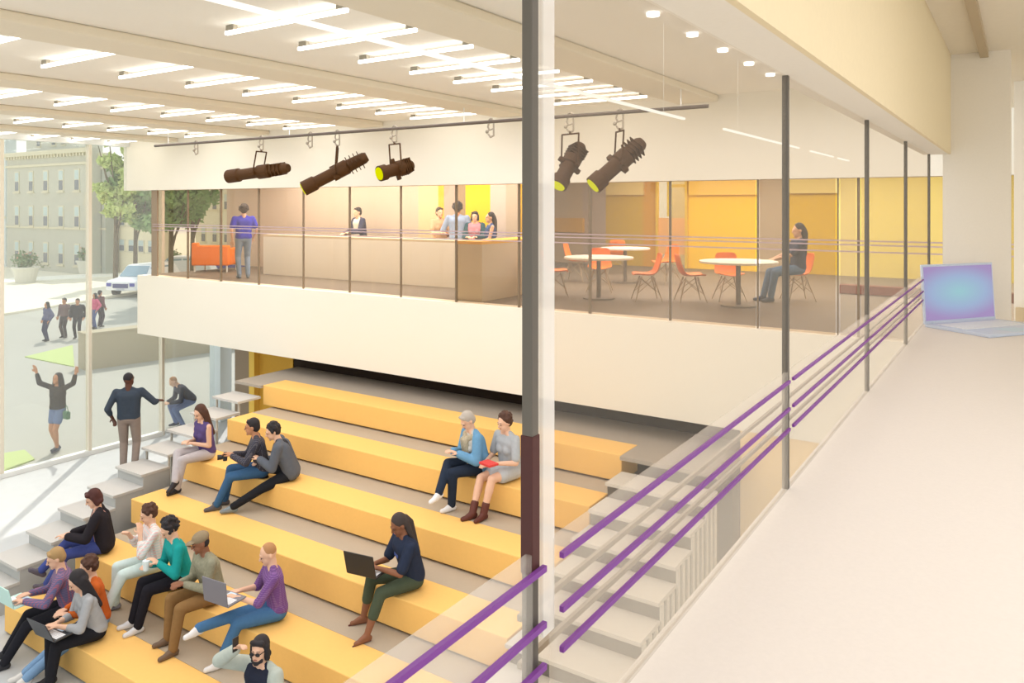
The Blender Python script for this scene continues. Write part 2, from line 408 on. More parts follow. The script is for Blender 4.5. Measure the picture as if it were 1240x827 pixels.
bm = bmesh.new(); poly(bm, lawnp, .1, .17); o = newmesh('lawn', bm, mat('lawn_yellow_green', '#c9cf8a', .95, .1, 1)); o['kind'] = 'stuff'; tag(o, 'yellow green lawn in front of the stone buildings', 'grass')
# low concrete wall
bm = bmesh.new()
c0 = at(103, 448, 0); c1 = at(243, 428, 0); dv = (c1-c0).normalized(); nv = Vector((-dv.y, dv.x, 0))
if nv.x > 0: nv = -nv
poly(bm, [c0, c0+dv*6.5, c0+dv*6.5+nv*.7, c0+nv*.7], -.02, 1.2)
poly(bm, [c0-dv*.02-nv*.02, c0+dv*6.5-nv*.02, c0+dv*6.5+nv*.72, c0-dv*.02+nv*.72], 1.2, 1.26)
o = newmesh('low_concrete_wall', bm, mat('concrete', '#b3a991', .9, .08, 12)); tag(o, 'low grey concrete wall outside between the street and the glass', 'wall')
# stone buildings
def building(name, label, px0, px1, Y, ztop, col, rows, cols, wcol, wh=1.0):
    x0, x1 = xat(px0, Y), xat(px1, Y)
    t = thing(name, ((x0+x1)/2, Y, 0), label, 'building'); w = (x1-x0)/2
    bm = bmesh.new(); box(bm, -w, w, 0, .9, 0, ztop)
    m_ = mat('stone_'+name+col.strip('#'), col, .9, .07, 1.2)
    newmesh('wall', bm, m_, t)
    bm = bmesh.new(); box(bm, -w-.25, w+.25, -.3, 0, ztop-.35, ztop); box(bm, -w-.12, w+.12, -.12, 0, ztop-1.3, ztop-1.1)
    n = int(w*2/.5)
    for i in range(n): box(bm, -w+.5*i+.1, -w+.5*i+.32, -.2, 0, ztop-.6, ztop-.35)
    for z in rows[1:-1]: box(bm, -w-.08, w+.08, -.08, 0, z-1.0, z-.85)
    newmesh('cornice', bm, mat('stone_trim', '#d6d0b8', .9), t)
    for zc in rows:
        for c in range(cols):
            x = -w+(c+.75)*(2*w)/(cols+.5)
            bm = bmesh.new(); box(bm, x-.42, x+.42, -.05, .0, zc-.85*wh, zc+.95*wh); box(bm, x-.55, x+.55, -.14, 0, zc-.97*wh, zc-.85*wh)
            f = newmesh('window', bm, mat('stone_trim', '', 0), t)
            bm = bmesh.new(); box(bm, x-.32, x+.32, -.07, -.05, zc-.75*wh, zc+.05*wh); 
            newmesh('pane', bm, mat(wcol, '#70767e', .3), f)
            bm = bmesh.new(); box(bm, x-.32, x+.32, -.07, -.05, zc+.1*wh, zc+.85*wh); newmesh('blind', bm, mat('blind_pale', '#bccccb', .6), f)
    return t
building('stone_building', 'grey stone building with rows of tall windows behind the left glass', 8, 108, 33, 10.3, '#c0bfb2', [1.6, 4.7, 7.7], 5, 'dark_pane')
t = thing('outside_stone_tower', (xat(62, 34), 34.0, 0), 'upper storey of the grey stone building set back above its cornice', 'building')
bm = bmesh.new(); box(bm, -4.5, 4.5, 0, 2, 0, 13.4); newmesh('wall', bm, mat('stone_upper', '#ccccc0', .9, .06, 2), t)
for x in (-2.2, .4, 2.0):
    f = B('window', (x-.4, x+.4, -.05, 0, 10.75, 12.2), mat('stone_trim', '', 0), t); B('pane', (x-.28, x+.28, -.07, -.05, 10.9, 12.05), mat('dark_pane', '', 0), f)
t = building('stone_wing', 'shaded grey stone wing set behind the white mullion', 109, 127, 33.95, 9.9, '#b3b6ac', [1.6, 4.7, 7.7], 1, 'dark_pane')  # darker stone colour stands for the building's shaded side
building('cream_building', 'cream stone building with small windows half hidden by the tree', 128, 192, 35.2, 8.6, '#e8dec0', [2.4, 4.5], 5, 'dark_pane', .55)
building('distant_building', 'pale stone building seen between the trees and the upper glass corner', 236, 330, 52, 16, '#dcd9c8', [2.5, 6, 9.5, 13], 6, 'dark_pane')
building('side_building', 'pale stone building front glimpsed at the far left edge', -90, 6, 33.2, 13, '#cdd6da', [2, 5.5, 9], 5, 'dark_pane')
# stone wall with pale blocks seen just beside the blue column
bm = bmesh.new()
x0, y0 = -18.6, 14.2
rnd = random.Random(3)
box(bm, x0, x0+1.5, y0, y0+.3, 0, 3.0)
for r in range(12):
    for c in range(4):
        if rnd.random() < .7: box(bm, x0+.38*c, x0+.38*c+.34, y0-.05, y0, r*.25, r*.25+.2)
o = newmesh('rubble_wall', bm, mat('pale_rubble', '#c3c8bf', .9, .3, 6)); tag(o, 'patchy pale stone wall beside the pale blue column', 'wall')
# trees and shrubs
def leafy(bm, c, r, n, s, rnd):
    for i in range(n):
        while True:
            v = Vector((rnd.uniform(-1, 1), rnd.uniform(-1, 1), rnd.uniform(-1, 1)))
            if v.length <= 1: break
        v = v*(.55+.45*rnd.random()); p = Vector(c)+Vector((v.x*r[0], v.y*r[1], v.z*r[2]))
        a_ = Vector((rnd.gauss(0, 1), rnd.gauss(0, 1), rnd.gauss(0, 1))).normalized(); b1 = a_.orthogonal().normalized(); k_ = s*rnd.uniform(.6, 1.3)
        q_ = [p+a_*k_, p+b1*k_*.5, p-a_*k_, p-b1*k_*.5]
        bm.faces.new([bm.verts.new(x) for x in q_])
def tree(name, x, y, h, cr, blobs, label, cols, seed, s=.16, group=None):
    rnd = random.Random(seed)
    t = thing(name, (x, y, 0), label, 'tree', group=group)
    bm = bmesh.new(); cyl(bm, (0, 0, 0), (.1, 0, h*.55), .17, .1)
    tips = []
    for i in range(7):
        an = i*.9; e = (math.cos(an)*cr*.6, math.sin(an)*cr*.6, h*(.55+.06*i)); cyl(bm, (.03, 0, h*(.25+.04*i)), e, .07, .02, 7); tips.append(e)
    newmesh('trunk', bm, mat('bark', '#6d6350', .9, .2, 8), t)
    bm = bmesh.new()
    for i in range(blobs):
        an = rnd.uniform(0, 6.28); rr = cr*math.sqrt(rnd.random())*.8; z = h*rnd.uniform(.38, .95)
        f = 1-.45*abs(z/h-.62)/.35
        leafy(bm, (math.cos(an)*rr*f, math.sin(an)*rr*f, z), (cr*.33, cr*.33, cr*.26), 210, s, rnd)
    newmesh('foliage', bm, cols, t)
    return t
lg = mat('leaf_light', '#c3d28a', .8, .25, 1.5, spec=.1); dg = mat('leaf_mid', '#86a56c', .8, .3, 1.5, spec=.1)
def gx(px, Y): return xat(px, Y)
tree('tree', gx(139, 30.3), 30.3, 12.0, 2.0, 26, 'yellow green tree in front of the cream stone building', lg, 1, .2)
tree('tree', gx(163, 32), 32, 10.8, 2.3, 26, 'mid green tree partly hidden behind the white slab corner', dg, 2, .2)
tree('tree', gx(206, 27), 27, 11.5, 2.6, 36, 'dense green tree seen through the upper glass beside the lamp post', dg, 4, .2)
tree('tree', gx(232, 33), 33, 12, 2.6, 30, 'green tree farther back behind the lamp post', dg, 5, .2)
def shrub(px, py, w, h, label, seed):
    p = at(px, py, .12); rnd = random.Random(seed); bm = bmesh.new()
    leafy(bm, (0, 0, h/2), (w/2, .7, h/2), int(w*h*130)+60, .13, rnd); leafy(bm, (0, 0, h*.35), (w/2.3, .6, h/2.6), int(w*h*90)+60, .13, rnd)
    o = newmesh('shrub', bm, mat('shrub_green', '#7d9170', .85, .25, 3)); o.location = p; tag(o, label, 'shrub')
for a in ((60, 327, 6, 1.0, 'low shrubs along the foot of the grey stone building', 1), (97, 326, 2.4, 1.2, 'round shrub beside the second white mullion', 2), (152, 318, 5.5, 1.3, 'clipped hedge in front of the cream stone building', 3), (200, 320, 6, 1.6, 'hedge behind the parked cars', 4)): shrub(*a)
def planter(px, py, label, seed):
    p = at(px, py, .1); t = thing('flower_planter', p, label, 'planter'); rnd = random.Random(seed)
    bm = bmesh.new(); cyl(bm, (0, 0, 0), (0, 0, 1.0), .62, .85, 20); cyl(bm, (0, 0, 1.0), (0, 0, 1.12), .92, .92, 20); newmesh('pot', bm, mat('pot_concrete', '#dad8cc', .8), t)
    bm = bmesh.new(); leafy(bm, (0, 0, 1.6), (.95, .95, .75), 420, .13, rnd); newmesh('foliage', bm, mat('shrub_green', '', 0), t)
    bm = bmesh.new(); leafy(bm, (0, 0, 1.9), (.8, .8, .6), 60, .09, rnd); newmesh('flowers', bm, mat('flower_pink', '#d8a898', .8), t)
planter(31, 342, 'pale round planter with a flowering bush on the plaza at left', 3)
planter(107, 332, 'pale round planter partly behind the second white mullion', 4)
t = thing('lamp_post', at(233, 333, 0), 'slim white lamp post standing outside the upper glass', 'lamp post')
bm = bmesh.new(); cyl(bm, (0, 0, 0), (0, 0, 9), .11, .07); newmesh('pole', bm, frame_w, t)
bm = bmesh.new(); cyl(bm, (0, 0, 4.6), (0, 0, 5.2), .22, .26, 14); newmesh('sign_box', bm, mat('pole_box', '#dfe6ea', .5), t)
# vehicles
def car(px, py, rz, col, label, L=4.7, Wd=1.9, Hh=1.75):
    t = thing('car', at(px, py, 0), label, 'car', rz)
    prof = [(-L/2, .45), (-L/2, .95), (-L/2+.15, 1.05), (-L/2+1.15, 1.15), (-L/2+1.9, Hh-.03), (-L/2+2.3, Hh), (L/2-.55, Hh-.03), (L/2-.1, 1.1), (L/2, .95), (L/2, .4)]
    bm = bmesh.new(); lo = []; hi = []
    for x, z in prof:
        ins = 0 if z < 1.16 else .16
        lo.append(bm.verts.new((x, -Wd/2+ins, z))); hi.append(bm.verts.new((x, Wd/2-ins, z)))
    n = len(prof)
    bm.faces.new(lo); bm.faces.new(hi[::-1])
    for i in range(n): bm.faces.new((lo[i], hi[i], hi[(i+1) % n], lo[(i+1) % n]))
    bmesh.ops.recalc_face_normals(bm, faces=bm.faces); bmesh.ops.bevel(bm, geom=bm.edges[:], offset=.04, segments=2, affect='EDGES')
    newmesh('body', bm, mat('carpaint'+col.strip('#'), col, .3), t)
    bg = mat('car_glass', '#8fa9b8', .15)
    bm = bmesh.new()
    for sy in (-1, 1):
        for xa, xb in ((-L/2+1.75, -L/2+2.75), (-L/2+2.85, L/2-.75)): box(bm, xa, xb, sy*(Wd/2-.12)-.015, sy*(Wd/2-.12)+.015, 1.18, Hh-.15)
    newmesh('side_window', bm, bg, t)
    bm = bmesh.new(); v = [bm.verts.new(p_) for p_ in ((-L/2+1.2, -Wd/2+.12, 1.2), (-L/2+1.2, Wd/2-.12, 1.2), (-L/2+1.84, Wd/2-.25, Hh-.1), (-L/2+1.84, -Wd/2+.25, Hh-.1))]
    f = bm.faces.new(v); r_ = bmesh.ops.extrude_face_region(bm, geom=[f]); bmesh.ops.translate(bm, verts=[x for x in r_['geom'] if isinstance(x, bmesh.types.BMVert)], vec=(-.05, 0, .03)); newmesh('windscreen', bm, bg, t)
    B('grille', (-L/2-.05, -L/2-.02, -.5, .5, .6, .85), mat('grille_navy', '#3a3f7a', .4), t)
    for sy in (-1, 1): B('headlight', (-L/2-.05, -L/2-.02, sy*.78-.16, sy*.78+.16, .7, .9), mat('headlamp_blue', '#4b4fa8', .3), t)
    B('number_plate', (-L/2-.06, -L/2-.03, -.26, .26, .45, .57), mat('plate_grey', '#c9ccd6', .5), t)
    for sx in (-L/2+.9, L/2-.9):
        for sy in (-1, 1):
            bm = bmesh.new(); cyl(bm, (sx, sy*(Wd/2-.2), .34), (sx, sy*(Wd/2+.02), .34), .34, seg=20); newmesh('wheel', bm, mat('tyre', '#2c2c30', .8), t)
car(176, 355, heading(8)-math.pi/2, '#f2f3f6', 'white car with its front in view, half hidden by the white slab corner', 5.0, 2.0, 1.9)
car(218, 343, heading(80)-math.pi/2, '#dfe6ee', 'pale car parked side-on behind the slab corner', 4.9, 1.9, 2.0)
car(262, 336, heading(75)-math.pi/2, '#5b5c9c', 'blue violet car parked beside the pale car near the lamp post')

# ================================================================ furniture upstairs
YD = 12.2
t = thing('reception_desk', (xat(440, YD), YD, UF), 'long white reception desk behind the smoky glass', 'desk')
xa, xb = xat(318, YD)-t.location.x, xat(553, YD)-t.location.x
B('front_panel', (xa, xb, 0, .05, .0, .9), whitem, t, .004)
B('end_panel', (xa, xa+.05, .05, .75, 0, .9), whitem, t, .004)
B('desk_top', (xa, xb, .0, .75, .9, .95), mat('desk_top_tan', '#d9c9ae', .5), t, .004)
xc, xd = xat(553, 10.75)-t.location.x, xat(583, 10.75)-t.location.x
B('return_panel', (xc, xd, -1.45, 0, 0, .98), mat('desk_beige', '#d0c2aa', .6), t, .004)
B('return_top', (xc, xd, -1.45, .6, .98, 1.03), mat('yellow_top', '#efb53c', .6), t, .004)
# orange lounge chair seen from behind
t = thing('orange_armchair', ((-16.9, 12.1, UF)), 'boxy orange lounge chair beside the man in the blue shirt', 'armchair', heading(180))
om = mat('orange_fabric', '#ff8418', .8, .05, 20)
bm = bmesh.new(); box(bm, -.46, .46, -.36, -.2, .16, .66, .03); box(bm, -.46, -.3, -.36, -.2, .6, .72, .03); newmesh('backrest', bm, om, t)
bm = bmesh.new(); box(bm, -.46, -.32, -.2, .4, .16, .58, .03); newmesh('armrest', bm, om, t)
bm = bmesh.new(); box(bm, .32, .46, -.2, .4, .16, .58, .03); newmesh('armrest', bm, om, t)
bm = bmesh.new(); box(bm, -.32, .32, -.2, .38, .16, .4, .03); newmesh('seat', bm, om, t)
for sx in (-.4, .4):
    for sy in (-.3, .34):
        bm = bmesh.new(); cyl(bm, (sx, sy, 0), (sx, sy, .17), .02); newmesh('leg', bm, frame_w, t)
# round tables
def table(px, py, w, label):
    d = (936*(EYE-(UF+.74)))/(py-248); u = (px-620)/936*d
    t = thing('round_table', (u*CA-SA*d, u*SA+CA*d, UF), label, 'table', group='round tables in the dining area')
    bm = bmesh.new(); cyl(bm, (0, 0, .71), (0, 0, .74), w/2, seg=48); newmesh('table_top', bm, whitem, t)
    bm = bmesh.new(); cyl(bm, (0, 0, .02), (0, 0, .71), .04, seg=14); newmesh('pedestal', bm, mat('grey_metal', '#7b746c', .5), t)
    bm = bmesh.new(); cyl(bm, (0, 0, 0), (0, 0, .025), .28, seg=28); newmesh('base_plate', bm, mat('grey_metal', '', 0), t)
    return t
table(725, 311, 1.22, 'round white table nearest the dark post, orange chairs around it')
table(757, 300, 1.06, 'round white table farther back behind the nearest one')
table(894, 316, 1.25, 'round white table in front of the seated woman in dark top')
def chair0():
    t = thing('shell_chair', (0, 0, UF), '', 'chair', group='orange shell chairs in the dining area')
    # moulded shell: seat curving up into the back
    bm = bmesh.new(); prof = [(.24, .43), (.2, .45), (.08, .435), (-.06, .43), (-.15, .45), (-.2, .52), (-.235, .62), (-.26, .72), (-.275, .8), (-.27, .825)]
    n = 9; grid = []
    for i, (y, z) in enumerate(prof):
        row = []
        hw = .235 if i < 5 else .225-.012*(i-5)
        for j in range(n):
            s_ = (j/(n-1)*2-1); lift = .035*s_*s_ if i < 5 else 0; fw = .05*s_*s_ if i >= 4 else 0
            rr = hw*(1-.25*(i in (0, len(prof)-1)))
            row.append(bm.verts.new((s_*rr, y+fw, z+lift)))
        grid.append(row)
    for i in range(len(prof)-1):
        for j in range(n-1): bm.faces.new((grid[i][j], grid[i][j+1], grid[i+1][j+1], grid[i+1][j]))
    o = smooth(newmesh('shell', bm, orange, t)); m_ = o.modifiers.new('s', 'SOLIDIFY'); m_.thickness = .014; m_ = o.modifiers.new('u', 'SUBSURF'); m_.levels = 1; m_.render_levels = 1
    for sx in (-1, 1):
        for sy in (-1, 1):
            bm = bmesh.new(); cyl(bm, (sx*.1, sy*.1, .42), (sx*.24, sy*.23, 0), .011, .008, 7); newmesh('leg', bm, wirem, t)
    bm = bmesh.new()
    for a_, b1 in (((.12, .12, .4), (-.2, .19, .14)), ((-.12, .12, .4), (.2, .19, .14)), ((.12, -.12, .4), (-.2, -.19, .14)), ((-.12, -.12, .4), (.2, -.19, .14)), ((.12, .12, .4), (.2, -.19, .14)), ((-.12, .12, .4), (-.2, -.19, .14)), ((.12, -.12, .4), (.2, .19, .14)), ((-.12, -.12, .4), (-.2, .19, .14))):
        cyl(bm, a_, b1, .006, seg=6)
    newmesh('wire_bracing', bm, wirem, t)
    return t
cb = None
for px, py, phi, lab in ((672, 329, -90, 'orange shell chair at the left side of the nearest round table, beside the dark post'),
                         (726, 325, 10, 'orange shell chair behind the nearest round table, facing the viewer'),
                         (697, 316, -70, 'orange shell chair seen as a thin sliver behind the nearest table'),
                         (746, 309, 180, 'orange shell chair at the far round table'),
                         (783, 333, 90, 'orange shell chair facing left between the two dining tables'),
                         (806, 318, 60, 'orange shell chair partly behind the left-facing one'),
                         (836, 334, -90, 'orange shell chair facing right towards the table at the seated woman'),
                         (883, 333, 0, 'orange shell chair directly behind the table of the seated woman'),
                         (966, 333, 90, 'orange shell chair the dark-haired woman sits on')):
    p = at(px, py, UF+.44)
    if cb is None: cb = chair0(); cb.location = (p.x, p.y, UF); cb.rotation_euler = (0, 0, heading(phi)); cb['label'] = lab
    else: dup(cb, (p.x, p.y, UF), heading(phi), lab)

# ================================================================ theatre lights on the pipe
YP, ZP = 9.0, EYE+1.18
xp0, xp1 = xat(187, YP), xat(857, YP)
t = thing('ceiling_lighting_pipe', (xp0, YP, ZP), 'long thin dark pipe under the ceiling carrying the stage lights', 'pipe')
bm = bmesh.new(); cyl(bm, (0, 0, 0), (xp1-xp0, 0, 0), .024, seg=12); newmesh('pipe', bm, mat('pipe_brown', '#5c5046', .5), t)
bm = bmesh.new()
for f in (.04, .35, .68, .97): cyl(bm, ((xp1-xp0)*f, 0, 0), ((xp1-xp0)*f, 0, ZC-ZP), .006, seg=6)
newmesh('hanger', bm, frame_w, t)
def hook(px, label=None, parent=None, loc=(0, 0, 0)):
    bm = bmesh.new(); x, y, z = loc
    pts = [(x-.03, y, z-.12), (x-.055, y, z-.07), (x-.04, y, z-.02)]
    for i in range(8): an = math.pi*(1-i/7); pts.append((x+.042*math.cos(an), y, z+.042*math.sin(an)))
    pts += [(x+.045, y, z-.05), (x+.045, y, z-.2), (x-.01, y, z-.22), (x-.05, y, z-.17)]
    tube(bm, pts, .013, 7); cyl(bm, (x-.07, y, z-.13), (x+.045, y, z-.1), .01, seg=8)
    bmesh.ops.create_uvsphere(bm, u_segments=10, v_segments=8, radius=.026, matrix=Matrix.Translation((x-.07, y, z-.14)))
    return newmesh('pipe_clamp' if parent else 'hanging_pipe_clamp', bm, steel, parent)
for px, lab in ((237, 'empty pipe clamp at the left end of the lighting pipe'), (375, 'empty pipe clamp between the first two stage lights'), (594, 'empty pipe clamp just left of the dark post')):
    o = hook(px); o.location = (xat(px, YP), YP, ZP); tag(o, lab, 'clamp', 'empty clamps on the lighting pipe')
def spot(px, fr, rr, tilt, label, yoke=1.0, wide=.16):
    x = xat(px, YP); z0 = ZP
    t = thing('ceiling_spotlight', (x, YP, z0), label, 'stage light', group='stage lights on the pipe')
    hook(px, parent=t)
    F = Vector((xat(fr[0], YP), YP-tilt, zat(fr[0], fr[1], YP)))-Vector((x, YP, z0)); R_ = Vector((xat(rr[0], YP), YP+tilt, zat(rr[0], rr[1], YP)))-Vector((x, YP, z0))
    c = (F+R_)/2; ax = (F-R_).normalized(); L = (F-R_).length
    q = Vector((0, 0, 1)).rotation_difference(ax).to_matrix().to_4x4()
    bm = bmesh.new()
    segs = [(-.5, .07), (-.5+.05, .095), (-.2, .105), (-.18, .125), (-.02, .125), (0, .1), (.3, .1), (.32, .122), (.5, .122)]
    for (a_, ra), (b1, rb) in zip(segs, segs[1:]): bmesh.ops.create_cone(bm, cap_ends=True, segments=20, radius1=ra, radius2=rb, depth=max(.001, (b1-a_)*L), matrix=Matrix.Translation(c) @ q @ Matrix.Translation((0, 0, (a_+b1)/2*L)))
    for k_ in range(4): box(bm, -.108, .108, -.112, .112, L*(-.4+.06*k_), L*(-.4+.06*k_)+.014, M=Matrix.Translation(c) @ q)
    box(bm, -.03, .03, -.17, .17, -.03*L, .05*L, M=Matrix.Translation(c) @ q)
    newmesh('barrel', bm, bronze, t)
    bm = bmesh.new(); bmesh.ops.create_cone(bm, cap_ends=True, segments=24, radius1=.1, radius2=.095, depth=.02, matrix=Matrix.Translation(c+ax*(L*.5+.006)) @ q); newmesh('lens', bm, lensm, t)
    # yoke: a U bracket whose arms straddle the barrel, across its axis
    sd = Vector((0, 0, 1)).cross(ax); sd.z = 0; sd.normalize(); sd *= wide
    top = Vector((0, 0, -.22)); bm = bmesh.new()
    tube(bm, [c+sd, Vector((0, 0, min(-.24, -.24)))+sd, Vector((0, 0, -.24))-sd, c-sd], .012, 8); cyl(bm, (0, 0, -.2), (0, 0, -.25), .016)
    cyl(bm, c-sd*1.15, c-sd*.7, .022); cyl(bm, c+sd*.7, c+sd*1.15, .022)
    newmesh('yoke', bm, bronze, t)
spot(316, (283, 214), (342, 203), .12, 'leftmost brown stage light, pointing nearly level to the left', wide=.13)
spot(408, (386, 229), (426, 188), .34, 'brown stage light tilted down to the left, second from the left end of the pipe', wide=.14)
spot(477, (474, 211), (484, 199), .28, 'brown stage light pointing at the viewer, hanging by a wide yoke left of the post')
spot(690, (684, 225), (694, 174), .2, 'brown stage light hanging almost straight down just right of the post')
spot(750, (728, 225), (768, 170), .24, 'rightmost brown stage light, tilted down to the left', wide=.14)

# ================================================================ big laptop on the counter
hl, hr = at(1120, 396, CZ), at(1206, 389.5, CZ)
ux = (hr-hl); Wl = ux.length; ux.normalize(); uy = Vector((ux.y, -ux.x, 0)); Dl = .4
def laptop(name, loc, rz, W_, D_, tilt, body, scr, label, sh=None, keys=True):
    t = thing(name, loc, label, 'laptop', rz)
    # local: hinge along X at y=0, front toward -Y
    B('base', (-W_/2, W_/2, -D_, 0, 0, .018), body, t, .004)
    if keys:
        bm = bmesh.new(); nx, ny = 13, 5; kx = W_*.86/nx; ky = D_*.46/ny
        for i in range(nx):
            for j in range(ny): box(bm, -W_*.43+i*kx+.002, -W_*.43+(i+1)*kx-.002, -D_*.12-(j+1)*ky+.002, -D_*.12-j*ky-.002, .018, .021)
        newmesh('keyboard', bm, mat('keys_'+name, '#f4f5f8' if body.name.startswith('silver') else '#222428', .5), t)
        B('trackpad', (-W_*.14, W_*.14, -D_*.95, -D_*.66, .018, .0187), mat('pad_'+name, '#c6dcee' if body.name.startswith('silver') else '#303236', .4), t)
    sh = sh or D_*1.05
    M_ = Matrix.Rotation(-tilt, 4, 'X')
    bm = bmesh.new(); box(bm, -W_/2, W_/2, -.0, .012, .0, sh, .003, M=Matrix.Translation((0, 0, .014)) @ M_); l = newmesh('lid', bm, body, t)
    bm = bmesh.new(); box(bm, -W_/2+.012, W_/2-.012, -.0015, .0, .02, sh-.014, M=Matrix.Translation((0, 0, .014)) @ M_); newmesh('screen', bm, scr, l)
    bm = bmesh.new(); cyl(bm, (-W_*.4, .004, .016), (W_*.4, .004, .016), .009, seg=10); newmesh('hinge', bm, body, t)
    return t
silver = mat('silver_blue', '#cfd9ec', .4, spec=.4)
ang = math.atan2(ux.y, ux.x)
laptop('laptop', (hl+hr)/2+Vector((0, 0, 0)), ang, Wl, Dl*1.0, math.radians(4), silver, screen_mat(), 'open silver-blue laptop with a teal and violet screen on the cream counter', .345)
# ================================================================ people
SKIN = {'light': mat('skin_light', '#e2b79c', .6, spec=.3), 'tan': mat('skin_tan', '#c08a68', .6, spec=.3), 'brown': mat('skin_brown', '#8a5c44', .6, spec=.3), 'dark': mat('skin_dark', '#5c3a2e', .6, spec=.3)}
HAIRC = {'black': mat('hair_black', '#262226', .7), 'brown': mat('hair_brown', '#4e3226', .7), 'auburn': mat('hair_auburn', '#4a2622', .7), 'ginger': mat('hair_ginger', '#b08258', .8), 'grey': mat('hair_grey', '#b5aca2', .8), 'blond': mat('hair_blond', '#a98a5e', .8), 'dull': mat('hair_dull', '#3f3634', .8)}
def cm(col, rough=.85): return mat('cloth_'+col.strip('#'), col, rough, .1, 25, spec=.1, bump=.15)

def s_cap(bm, a, b, r0, r1, seg=14):
    a = Vector(a); b = Vector(b); d = b-a; L = d.length
    if L < 1e-5: d = Vector((0, 0, 1)); L = 1e-5
    q = Vector((0, 0, 1)).rotation_difference(d.normalized())
    rings = []
    for i in range(1, 5): t_ = i/4*math.pi/2; rings.append((-r0*math.cos(t_), r0*math.sin(t_)))
    for i in range(0, 4): t_ = i/4*math.pi/2; rings.append((L+r1*math.sin(t_), r1*math.cos(t_)))
    vb = bm.verts.new(a+q @ Vector((0, 0, -r0))); vt = bm.verts.new(a+q @ Vector((0, 0, L+r1))); R_ = []
    for z, r in rings: R_.append([bm.verts.new(a+q @ Vector((r*math.cos(6.28318*j/seg), r*math.sin(6.28318*j/seg), z))) for j in range(seg)])
    for j in range(seg):
        k = (j+1) % seg; bm.faces.new((vb, R_[0][k], R_[0][j])); bm.faces.new((vt, R_[-1][j], R_[-1][k]))
        for i in range(len(R_)-1): bm.faces.new((R_[i][j], R_[i][k], R_[i+1][k], R_[i+1][j]))
def s_ell(bm, c, r, M=None):
    m_ = (M.to_4x4() if M is not None else Matrix.Identity(4))
    bmesh.ops.create_uvsphere(bm, u_segments=18, v_segments=12, radius=1, matrix=Matrix.Translation(Vector(c)) @ m_ @ Matrix.Diagonal((r[0], r[1], r[2], 1)))
def blob(name, shapes, vox, m, parent, it=2):
    bm = bmesh.new()
    for s in shapes:
        if s[0] == 'c': s_cap(bm, *s[1:])
        else: s_ell(bm, *s[1:])
    o = newmesh(name, bm, m, parent)
    r = o.modifiers.new('r', 'REMESH'); r.mode = 'VOXEL'; r.voxel_size = vox; r.use_smooth_shade = True
    if it: k = o.modifiers.new('s', 'SMOOTH'); k.factor = .5; k.iterations = it
    return o
def ik(a, b, l1, l2, pole):
    d = b-a; L = d.length
    if L > (l1+l2)*.999: b = a+d*((l1+l2)*.999/L); d = b-a; L = d.length
    L = max(L, abs(l1-l2)+.01); x = (l1*l1-l2*l2+L*L)/(2*L); h = math.sqrt(max(0, l1*l1-x*x))
    n = d.normalized(); p = pole-n*pole.dot(n)
    if p.length < 1e-4: p = n.orthogonal()
    return a+n*x+p.normalized()*h, b

def hand(out, w, f, n, side, curl, vr=1.0):
    "palm, four fingers of different lengths and a thumb; f along the forearm, n out of the palm, side +1 thumb on the s side"
    f = f.normalized(); n = (n-f*n.dot(f)).normalized(); s = f.cross(n)*side
    for i, (o_, L) in enumerate(((.033, .072), (.011, .08), (-.011, .075), (-.031, .058))):
        k = w+f*.085+s*o_
        out.append(('c', w+s*o_*.55+f*.01, k, .016*vr, .012*vr))
        d = f.copy(); p = k
        for j, q in enumerate((.45, .3, .25)):
            an = curl*(.5+.35*j); d = (d*math.cos(an)+n*math.sin(an)+s*o_*.4).normalized()
            e = p+d*L*q; out.append(('c', p, e, (.0098-.0008*j)*vr, (.009-.0008*j)*vr)); p = e
    t0 = w+f*.022+s*.026; t1 = t0+(f*.5+s*.75+n*.25).normalized()*.042; t2 = t1+(f*.9+s*.25+n*.3).normalized()*.034
    out.append(('c', t0, t1, .014*vr, .0115*vr)); out.append(('c', t1, t2, .0115*vr, .009*vr))

